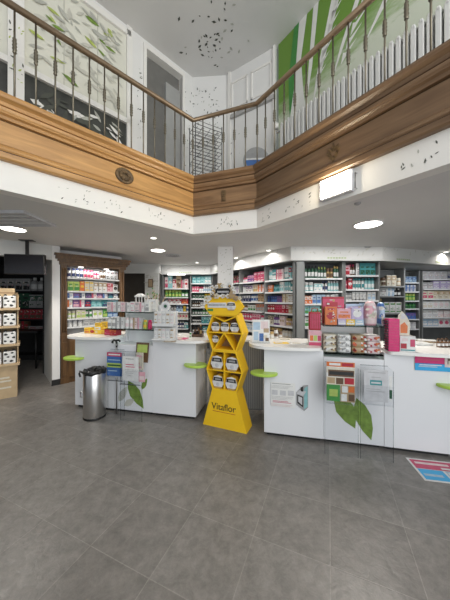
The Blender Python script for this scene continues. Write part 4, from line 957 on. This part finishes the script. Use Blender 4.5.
flat('white_sheet', 299, 343.5, 1.0, .18, .12, .003, C('white'), 'white paper lying in front of the pink carton', 'paper', FRs, -.1)
flat('cream_pad', 285, 339.5, 1.0, .12, .09, .015, C('cream'), 'cream pad lying behind the yellow leaflet', 'pad', FRs)
for i, u in enumerate((272, 276, 280.5)):
    place(['jar', 'bottle', 'jar'][i], .05, .05, [.09, .13, .08][i], ['cream', 'white', 'tan'][i], ['gold', 'brown', 'brown'][i], 1, u, 338.5-i*.4, 1.0, FRs, f"{['cream jar with gold lid', 'white bottle with brown cap', 'tan jar with brown lid'][i]} behind the flyer display")
X, Y = at(315.5, 345, 1.0); zt = .165
b_ = thing('pink_carton', 'pale pink carton with green and orange panels under the red lantern box', 'box', (X, Y+.03, 1.0005), FRs.a)
m = MB(); m.box(-.065, .065, -.06, .06, 0, zt, C('pale_pink')); 
for i, cc in enumerate(('orange', 'lime', 'rose')): m.wallpoly([(-.055+i*.04, .05), (-.02+i*.04, .05), (-.02+i*.04, .11), (-.055+i*.04, .11)], -.0612, C(cc))
m.wallpoly([(-.065, .115), (.065, .115), (.065, .16), (-.065, .16)], -.0614, C('pink')); m.wallpoly([(-.065, .0), (.065, .0), (.065, .035), (-.065, .035)], -.0614, C('rose')); m.build('carton_body', b_)
lb = thing('red_lantern_box', 'dark red ribbed gift box with a handle on top of pale pink carton', 'gift box', (X, Y+.03, 1.0015+zt), FRs.a)
m = MB(); m.box(-.06, .06, -.055, .055, 0, .20, C('red'), .008)
for i in range(5): m.box(-.05+i*.022, -.04+i*.022, -.059, -.055, .02, .18, C('rose'))
m.build('box_body', lb); m = MB(); m.tube([(-.035, 0, .2), (-.03, 0, .235), (0, 0, .245), (.03, 0, .235), (.035, 0, .2)], .005, C('red'), 6); m.build('handle', lb)
# instruction poster on counter C
ps = lines(.05, .95, .9, .97, 1, G('black')) + lines(.02, .95, .74, .88, 3, G('grey')) + [(.04, .28, .48, .68, G('pale_grey')), (.38, .62, .48, .68, G('pale_grey')), (.7, .94, .5, .7, G('pale_grey'))] + lines(.03, .95, .28, .44, 3, G('grey')) + lines(.08, .95, .16, .26, 2, G('rose'), .6) + lines(.0, .9, .02, .12, 2, G('pale_pink'), .6)
clearp = mat('poster_film', (.78, .775, .75), .3, var=.01)
sheet('instruction_poster', FRs, .075, .335, -.008, .335, .60, ps, clearp, 'pale instruction poster with text lines on the counter front', 'poster')
kp = thing('kiosk_cutout', 'small grey and teal machine picture stuck beside the instruction poster', 'sticker', FRs.w(.345, -.008, .335), FRs.a)
m = MB(); m.slab([(.0, .04), (.08, -.02), (.12, .02), (.12, .26), (.07, .25), (.0, .17)], 0, .003, C('grey'), C('grey'))
m.wallpoly([(.08, .0), (.115, .03), (.115, .25), (.08, .22)], -.001, C('aqua')); m.wallpoly([(.01, .06), (.07, .015), (.07, .13), (.01, .15)], -.001, C('black')); m.wallpoly([(.02, .075), (.06, .04), (.06, .12), (.02, .135)], -.002, C('pale_grey')); m.wallpoly([(.0, .16), (.07, .14), (.1, .19), (.03, .2)], -.0025, C('pale_grey')); m.wallpoly([(.045, .19), (.07, .185), (.07, .24), (.045, .23)], -.003, C('black')); m.build('cutout', kp)
# gifts on top of the right shelf unit
ZG = 1.2365
def gift(u0, u1, y, h, d_, base, acc, style, label, z=ZG):
    yy = FRs.w(.9, y)[1]; xa, xb = ux(u0, yy), ux(u1, yy); lx = FRs.loc((xa+xb)/2, yy)[0]; lx = lx
    for _ in range(4):
        p = FRs.w(lx, y); xm = (ux(u0, p[1])+ux(u1, p[1]))/2; lx += (xm-p[0])
    w_ = (u1-u0)/FPX*p[1]*.93; return prod('carton', w_, d_, h, base, acc, style, FRs.w(lx, y, z), FRs.a, label, 'gift box', 'gift boxes on the right shelf unit'), FRs.w(lx, y, z), w_
gift(322, 343, .24, .30, .09, 'red', 'rose', 1, 'large red gift box at the back of the shelf unit')
gift(324.5, 336, .10, .19, .09, 'orange', 'red', 3, 'orange red heart box standing before the large red box')
gift(336.5, 350, .10, .11, .08, 'pink', 'orange', 0, 'pink and orange carton atop the pastel soap packs', z=ZG+.061)
gift(350.5, 362, .10, .12, .08, 'lilac', 'white', 3, 'lilac carton atop the pastel soap packs', z=ZG+.061)
gift(345, 361, .22, .22, .07, 'pale_blue', 'lilac', 4, 'pale blue carton behind the lilac and pink cartons')
for i, (a_, b_2, cc) in enumerate(((337, 344.8, 'lilac'), (345.2, 353.5, 'yellow'), (354, 362, 'pale_blue'))):
    gift(a_, b_2, .10, .06, .10, cc, 'white', 0, f'{cc.replace("_", " ")} flat soap pack on the edge of the top shelf')
def bag(u0, u1, y, h, base, acc, label, z=ZG, sq=.5):
    lx = .9
    for _ in range(6):
        p = FRs.w(lx, y); lx += ((ux(u0, p[1])+ux(u1, p[1]))/2-p[0])
    w_ = (u1-u0)/FPX*p[1]*.93; m = MB(); n = 16; rings = []
    for k, (s_, z_) in enumerate(((.80, 0), (.98, .08), (1, .3), (.97, .6), (.9, .82), (.7, .95), (.35, 1.0))):
        rings.append([(w_/2*s_*math.copysign(abs(math.cos(q))**.7, math.cos(q))*(1+rnd.uniform(-.02, .02)), .055*s_*math.copysign(abs(math.sin(q))**.8, math.sin(q)), z_*h) for q in [2*PI*i/n for i in range(n)]])
    B, A, W_ = C(base), C(acc), C('white'); m.loft(rings, B, True, True, mts=[B, A, B, B, A, B])
    for i in range(16):
        x, z_ = rnd.uniform(-.36, .36)*w_, rnd.uniform(.12, .78)*h; m.leaf(x, z_, rnd.uniform(.02, .05), rnd.uniform(0, 3), rnd.choice([A, W_, C('cream')]), -.057, .6)
    return m.build('gift_bag', None, (*FRs.w(lx, y, z)[:2], z), FRs.a, label, 'gift bag', 'gift bags on the right shelf unit')
bag(363.8, 376, .09, .25, 'pink', 'pale_pink', 'rounded pink floral gift bag near the end of the top shelf')
bag(377, 384, .12, .24, 'pale_blue', 'blue', 'blue floral gift bag at the right end of the top shelf')
# pouches on the lower shelf: 4 columns x 3 rows
cols = [('cream', 'brown'), ('white', 'grey'), ('tan', 'orange'), ('pale_pink', 'orange')]
for ci, (base, acc) in enumerate(cols):
    pm = MB(); w_, h_ = .131, .0625; n = 14; rings = []
    for s_, z_ in ((.9, 0), (1, .12), (1, .5), (1, .86), (.9, 1)): rings.append([(w_/2*s_*math.copysign(abs(math.cos(q))**.3, math.cos(q)), .085*s_*math.copysign(abs(math.sin(q))**.3, math.sin(q)), z_*h_) for q in [2*PI*i/n for i in range(n)]])
    pm.loft(rings, C(base), True, True)
    for i in range(12): pm.leaf(rnd.uniform(-.45, .45)*w_, rnd.uniform(.25, .75)*h_, rnd.uniform(.018, .036), rnd.uniform(0, 3), rnd.choice([C(acc), C(acc), C('red') if ci in (2, 3) else C('gold'), C('white')]), -.088, .7)
    pm = pm.mesh('snack_pouch')
    for ri in range(3):
        x = .62+.074+ci*.1395
        link('snack_pouch', pm, None, FRs.w(x+rnd.uniform(-.002, .002), .125, .9465+ri*.0625), FRs.a+rnd.uniform(-.012, .012), f"{base.replace('_', ' ')} snack pouch, {['bottom', 'middle', 'top'][ri]} of the {ORD[ci+1]} stack from left", 'pouch', 'snack pouches on the right shelf unit')
# counter D: magenta drawer tower, cream display box, papers, bottles
X, Y = ux(391.5, 2.42), 2.42; dt = thing('magenta_tower', 'bright magenta ribbed display tower on the right counter', 'display', (X, Y, 1.0005), FRs.a)
m = MB(); m.box(-.045, .052, -.05, .05, 0, .315, C('magenta'), .004); m.build('tower_body', dt)
m = MB()
for i in range(12): m.box(-.056, -.045, -.05, .05, .012+i*.025, .022+i*.025, C('black'))
for i in range(11): m.box(-.045, .052, -.053, -.05, .024+i*.026, .027+i*.026, C('rose'))
m.build('ribs', dt)
X, Y = ux(405.3, 2.41), 2.41; cb = thing('cream_display_box', 'white and red counter display box with orange picture beside magenta tower', 'display', (X, Y, 1.0005), FRs.a)
m = MB(); m.box(-.065, .065, -.05, .05, 0, .15, C('white'));
for a_, b2, c_, d_, mt in ((-.06, -.01, .03, .08, 'red'), (.02, .06, .05, .12, 'rose'), (-.06, .06, .01, .022, 'teal'), (-.05, .0, .10, .13, 'pale_pink')): m.wallpoly([(a_, c_), (b2, c_), (b2, d_), (a_, d_)], -.0512, C(mt))
m.build('tray_box', cb)
m = MB(); m.slab([(-.06, .15), (.05, .15), (.055, .27), (.03, .33), (-.015, .39), (-.05, .34), (-.055, .26)], .03, .036, C('white'), C('cream')); m.wallpoly([(-.03, .17), (.03, .17), (.034, .24), (.005, .28), (-.03, .25)], .029, C('orange')); m.wallpoly([(-.03, .31), (.015, .31), (.01, .36), (-.02, .37)], .0285, C('pale_grey')); m.build('header_card', cb)
for i, (du, dv, w_, d_, mt, rz) in enumerate(((421, 345.3, .22, .16, 'white', .1), (428, 342.6, .2, .14, 'tan', -.15))):
    X, Y = at(du, dv, 1.0); m = MB()
    for k in range(4): 
        m.T = Matrix.Rotation(rnd.uniform(-.06, .06), 4, 'Z'); m.box(-w_/2, w_/2, -d_/2, d_/2, .006*k, .006*k+.0055, C(mt) if k < 3 else C('white'))
    m.build('paper_stack', None, (X+.02*i, Y+.05, 1.0005), FRs.a+rz, ['white stack of papers beside the cream display box', 'tan stack of papers behind the white paper stack on right counter'][i], 'papers')
for i in range(7):
    u_ = 438.5+(i % 4)*3.9; v_ = 347.3-(i//4)*3
    place('bottle', .034, .034, .085, 'amber', 'black', 2, u_, v_, 1.0, FRs, f"small dark bottle with white label, {ORD[i % 4+1]} from left in the {'rear' if i//4 else 'front'} row, right counter", None, 'dark bottles on the right counter')
# poster on counter D and floor sticker
xp0 = FRs.loc(*[(ux(415.5, 2.37)), 2.37])[0]
pd = [(0, 1, .5, 1, G('magenta')), (0, 1, 0, .5, G('blue')), (0, 1, .0, .46, mat('print_cyan', (.03, .38, .72), .35, var=.05)), (.06, .55, .70, .82, G('rose')), (.08, .5, .24, .32, G('pale_blue')), (.1, .6, .36, .42, G('white')), (.66, .96, .3, .95, G('pale_pink')), (.72, .9, .5, .9, G('brown')), (.74, .87, .4, .74, G('cream'))]
sheet('counter_poster', FRs, xp0, xp0+.37, -.008, .82, .962, pd, G('white'), 'magenta and blue poster with a face, on rightmost counter front', 'poster')
TL = Vector((1.735, 2.33, 0)); TX = Vector((.44, -.085, 0)); TY = Vector((-.075, -.295, 0))
fs = thing('floor_sticker', 'magenta, blue and white sticker stuck on the tiled floor', 'sticker', (TL+TY)[:], math.atan2(TX.y, TX.x))
m = MB(); w_, d_ = TX.length, .30; m.box(0, w_, 0, d_, .0005, .003, G('white'))
for k, (a_, b2, c_, e_, mt) in enumerate(((.04, 1, .52, .94, 'rose'), (.1, .7, .74, .84, 'pale_pink'), (.04, .48, .05, .50, 'blue'), (.08, .4, .2, .3, 'pale_blue'), (.52, 1, .05, .5, 'pale_blue'), (.55, .9, .1, .25, 'blue'), (.54, .8, .34, .44, 'white'), (.5, .95, .56, .64, 'white'))):
    m.poly([(a_*w_, c_*d_, .0035+.0003*k), (b2*w_, c_*d_, .0035+.0003*k), (b2*w_, e_*d_, .0035+.0003*k), (a_*w_, e_*d_, .0035+.0003*k)], M['print_cyan'] if mt == 'blue' else C(mt))
m.build('print', fs)

# ---------------------------------------------------------------- cardboard floor display at the far left + television
FD = Frame(-3.24, 3.82, R(39))
cdp = thing('cardboard_floor_display', 'kraft cardboard floor display with four shelves of white packs at far left', 'display stand', FD.w(0, 0), FD.a)
m = MB(); m.box(-.62, 0, 0, .36, 0, .50, kraft)
for i in range(5): m.wallpoly([(-.20+.0*i, .30-.05*i), (-.20+.11+.02*(i % 2), .30-.05*i), (-.20+.11+.02*(i % 2), .325-.05*i), (-.20, .325-.05*i)], -.002, C('cream')) if i in (0, 1, 3) else None
m.build('base', cdp)
SZ = [.52, .82, 1.10, 1.375]
for z in SZ: m = MB(); m.box(-.62, .03, -.03, .36, z-.03, z, kraft); m.build('shelf', cdp)
m = MB(); m.box(-.62, 0, .345, .36, .5, 1.62, kraft); m.build('back_panel', cdp)
m = MB(); m.T = Matrix.Rotation(PI/2, 4, 'Z'); m.slab([(.0, .5), (.36, .5), (.36, 1.6), (.2, 1.58), (.12, 1.50), (.06, 1.40), (.02, 1.3)], -.012, 0, kraft); m.build('side_panel', cdp)
m = MB(); m.box(-.62, -.03, .05, .3, 1.55, 1.68, kraft); m.box(-.62, -.03, .048, .05, 1.60, 1.62, brownc); m.build('top_box', cdp)
pk = MB(); pk.box(-.075, .075, -.06, .06, 0, .19, C('white'), .012)
for bx_, bz_, br_ in ((-.045, .15, .022), (.03, .165, .017), (.05, .10, .02), (-.015, .105, .016), (-.05, .05, .018), (.02, .04, .022)):
    pk.T = Matrix.Translation((bx_, -.0605, bz_)); pk.wallpoly([(br_*(1+.3*math.sin(3*q+bx_*90))*math.cos(q), br_*.8*math.sin(q)) for q in [k*PI/6 for k in range(12)]], 0, C('black'))
pk.T = Matrix.Identity(4)
for ex in (-.05, .05): pk.lathe([(.02, .185), (.022, .2), (.01, .215)], C('black'), 8, ex, 0)
pkm = pk.mesh('white_pack')
for ri, z in enumerate(SZ):
    for k in range(3):
        link('white_pack', pkm, None, FD.w(-.09-.17*k, .06, z+.001), FD.a, f"white pack with black spots, {ORD[k+1]} from the right, {['bottom', 'second lowest', 'third lowest', 'top'][ri]} shelf of the cardboard display", 'pack', 'white packs on the cardboard display')
tvY = 3.85; tv = thing('television', 'black flat television hanging from the ceiling at far left', 'television', (ux(25.3, tvY), tvY, ZC), R(9))
sz0, sz1 = vz(274.5, tvY)-ZC, vz(254.5, tvY)-ZC
m = MB(); m.box(-.285, .285, -.025, .03, sz0, sz1, black, .006); th = m.build('housing', tv)
m = MB(); m.box(-.272, .272, -.028, -.0255, sz0+.015, sz1-.015, mat('dark_screen', (.008, .008, .01), .15, var=.1)); m.build('screen', th)
m = MB(); m.box(-.02, .02, .03, .06, sz1-.2, 0, black); m.box(-.1, .1, .0, .09, -.012, -.001, black); m.build('mount', tv)
# low table in the dark room
dtb = thing('store_room_table', 'dark table with thin legs in the unlit store room', 'table', (-4.7, 5.55, 0), 0)
m = MB(); m.box(-.6, .6, -.2, .2, .78, .82, black); m.build('table_top', dtb)
for x in (-.55, .55):
    for y in (-.17, .17): m = MB(); m.tube([(x, y, 0), (x, y, .78)], .02, black, 8); m.build('leg', dtb)

# ---------------------------------------------------------------- light fittings
def downlight(u, v, r_, glowm, label, nm='ceiling_downlight', energy=0, rim=white):
    X, Y = at(u, v, ZC); t = thing(nm, label, 'ceiling light', (X, Y, ZC))
    m = MB(); m.lathe([(r_*1.12, -.001), (r_*1.12, -.008), (r_, -.014), (r_*.97, -.006)], rim, 28); rm = m.build('rim', t)
    m = MB(); m.lathe([(r_*.95, -.006), (r_*.95, -.012), (r_*.6, -.016)], glowm, 28); m.build('lens', rm)
    if energy:
        l = bpy.data.lights.new('downlight_lamp', 'AREA'); l.shape = 'DISK'; l.size = r_*2; l.energy = energy; l.color = (1, .94, .86); l.spread = R(150)
        lo = bpy.data.objects.new('downlight_lamp', l); COL.objects.link(lo); lo.location = (X, Y, ZC-.03)
    return t
downlight(13, 228.5, .14, glow, 'large round glowing downlight by the grille at upper left', energy=14)
downlight(158, 250, .13, glow, 'large round glowing downlight near the oak cabinet', energy=17)
downlight(368, 224, .155, glow, 'large round glowing downlight above the right counters', energy=18)
small = [(268.5, 250, 'over the slanting bay'), (325.5, 247.8, 'above the red gift boxes'), (395, 249, 'above the dark recessed bay'), (446, 251.5, 'at the far right'), (236, 257.5, 'just right of the column top'), (100, 255.5, 'above the oak cabinet'), (197, 262.3, 'over the far left bays'), (153.5, 237.5, 'nearest the balcony corner')]
for u_, v_, ds in small: downlight(u_, v_, .045, spotg, f'small round spotlight in the lower ceiling {ds}', 'ceiling_spotlight', energy=4.5)
X, Y = at(172.5, 255.3, ZC); t = thing('round_vent', 'round grey ceiling vent beside the large downlight near the cabinet', 'vent', (X, Y, ZC))
m = MB(); m.lathe([(.19, -.001), (.19, -.01), (.17, -.014), (.16, -.006)], C('pale_grey'), 26); m.build('rim', t); m = MB()
for r_ in (.14, .10, .06): m.lathe([(r_, -.004), (r_, -.014), (r_-.018, -.014), (r_-.02, -.005)], C('grey'), 24)
m.build('grille', t)
X, Y = at(367, 246.8, ZC); t = MB(); t.box(-.06, .06, -.03, .03, -.012, -.001, C('grey')); t.box(-.045, .045, -.02, .02, -.016, -.012, C('black')); t.build('ceiling_sensor', None, (X, Y, ZC), 0, 'small dark ceiling sensor above the pink gift bags', 'sensor')
X, Y = at(357.5, 203, ZC); t = MB(); t.lathe([(.03, -.001), (.03, -.01), (.015, -.02)], C('grey'), 14); t.build('ceiling_detector', None, (X, Y, ZC), 0, 'little grey detector button on ceiling close to the flood lamp', 'detector')
# striped grille fitting at upper left
X, Y = at(19, 218, ZC); t = thing('ceiling_grille', 'square ribbed metal ceiling grille beside the upper left downlight', 'vent', (X-.10, Y, ZC), R(0))
m = MB()
for a_, b2, c_, e_ in ((-.36, .36, -.25, -.22), (-.36, .36, .22, .25), (-.36, -.33, -.22, .22), (.33, .36, -.22, .22)): m.box(a_, b2, c_, e_, -.03, -.001, C('pale_grey'))
m.build('frame', t); m = MB()
for i in range(7): m.box(-.33, .33, -.19+i*.06, -.155+i*.06, -.022, -.006, shelfwhite if i % 2 else C('pale_grey'))
m.build('louvre', t)
# flood lamp on the right fascia
sF = s_at(fR, 338); fl = thing('flood_lamp', 'bright rectangular flood lamp fixed on the fascia under the right parapet', 'lamp', fR.w(sF, -.0, ZC+.03), fR.a)
m = MB(); m.box(-.16, .16, -.055, -.004, .0, .20, C('pale_grey'), .008); fh = m.build('housing', fl)
m = MB(); m.box(-.145, .145, -.062, -.056, .02, .185, flood); m.build('lens', fh)
m = MB(); m.tube([(.175, -.004, .02), (.175, -.03, .02), (.175, -.03, .16), (.175, -.004, .16)], .007, chrome, 6); m.build('bracket', fl)

# ---------------------------------------------------------------- lights
def area(name, loc, target, sx, sy, energy, col=(1, 1, 1), spread=180):
    l = bpy.data.lights.new(name, 'AREA'); l.shape = 'RECTANGLE'; l.size = sx; l.size_y = sy; l.energy = energy; l.color = col; l.spread = R(spread)
    o = bpy.data.objects.new(name, l); COL.objects.link(o); o.location = loc
    o.rotation_euler = (Vector(target)-Vector(loc)).to_track_quat('-Z', 'Y').to_euler(); return o
area('shopfront_daylight', (1.9, -3.2, 2.0), (-.2, 3, 1.2), 6, 3.4, 170, (.95, .98, 1))
area('upper_daylight', (2.2, -1.4, 4.3), (-.6, 3.5, 4.2), 4, 1.8, 88, (1, .99, .97))
area('cabinet_lamp', fc.w(CL/2, .03, 2.10), fc.w(CL/2, .10, 1.0), .7, .06, 2.6, (1, .97, .92))
area('back_bay_lamp', (-.95, 6.3, 2.4), (-.95, 6.75, 1.4), 1.4, .2, 5.5, (1, .98, .95), 140)
area('right_bay_lamp', (2.1, 4.0, 2.42), (2.1, 4.6, 1.3), 1.8, .2, 5.5, (1, .98, .95), 140)
area('slanting_bay_lamp', (.35, 5.0, 2.42), (.75, 5.3, 1.4), 1.2, .2, 4.5, (1, .98, .95), 140)
area('far_right_lamp', (4.4, 4.9, 2.15), (4.5, 5.8, 1.3), 1.6, .15, 5, (.97, .98, 1), 140)
lp = bpy.data.lights.new('flood_spill', 'AREA'); lp.size = .25; lp.size_y = .12; lp.shape = 'RECTANGLE'; lp.energy = 9; lp.color = (1, .88, .66)
lo = bpy.data.objects.new('flood_spill', lp); COL.objects.link(lo); p_ = fR.w(sF, -.075, ZC+.13); lo.location = p_
q_ = fR.w(sF, -1, ZC+.45); lo.rotation_euler = (Vector(q_)-Vector(p_)).to_track_quat('-Z', 'Y').to_euler()
lp2 = bpy.data.lights.new('flood_glow', 'POINT'); lp2.energy = 4; lp2.color = (1, .85, .6); lp2.shadow_soft_size = .06
lo2 = bpy.data.objects.new('flood_glow', lp2); COL.objects.link(lo2); lo2.location = fR.w(sF-.02, -.17, ZC+.16)
w_ = bpy.data.worlds.new('World'); scn.world = w_; w_.use_nodes = True
bg = w_.node_tree.nodes['Background']; bg.inputs['Color'].default_value = (.86, .93, 1, 1); bg.inputs['Strength'].default_value = .45

# ---------------------------------------------------------------- camera
cam = bpy.data.cameras.new('camera'); cam.sensor_fit = 'HORIZONTAL'; cam.sensor_width = 36; cam.lens = FPX/450*36; cam.clip_start = .02
co = bpy.data.objects.new('camera', cam); COL.objects.link(co); co.location = (0, 0, CAMZ); co.rotation_euler = (PI/2, 0, 0); scn.camera = co
scn.view_settings.view_transform = 'Standard'; scn.view_settings.look = 'None'; scn.view_settings.exposure = 0
scn.cycles.max_bounces = 8; scn.cycles.transparent_max_bounces = 16; scn.cycles.sample_clamp_indirect = 6
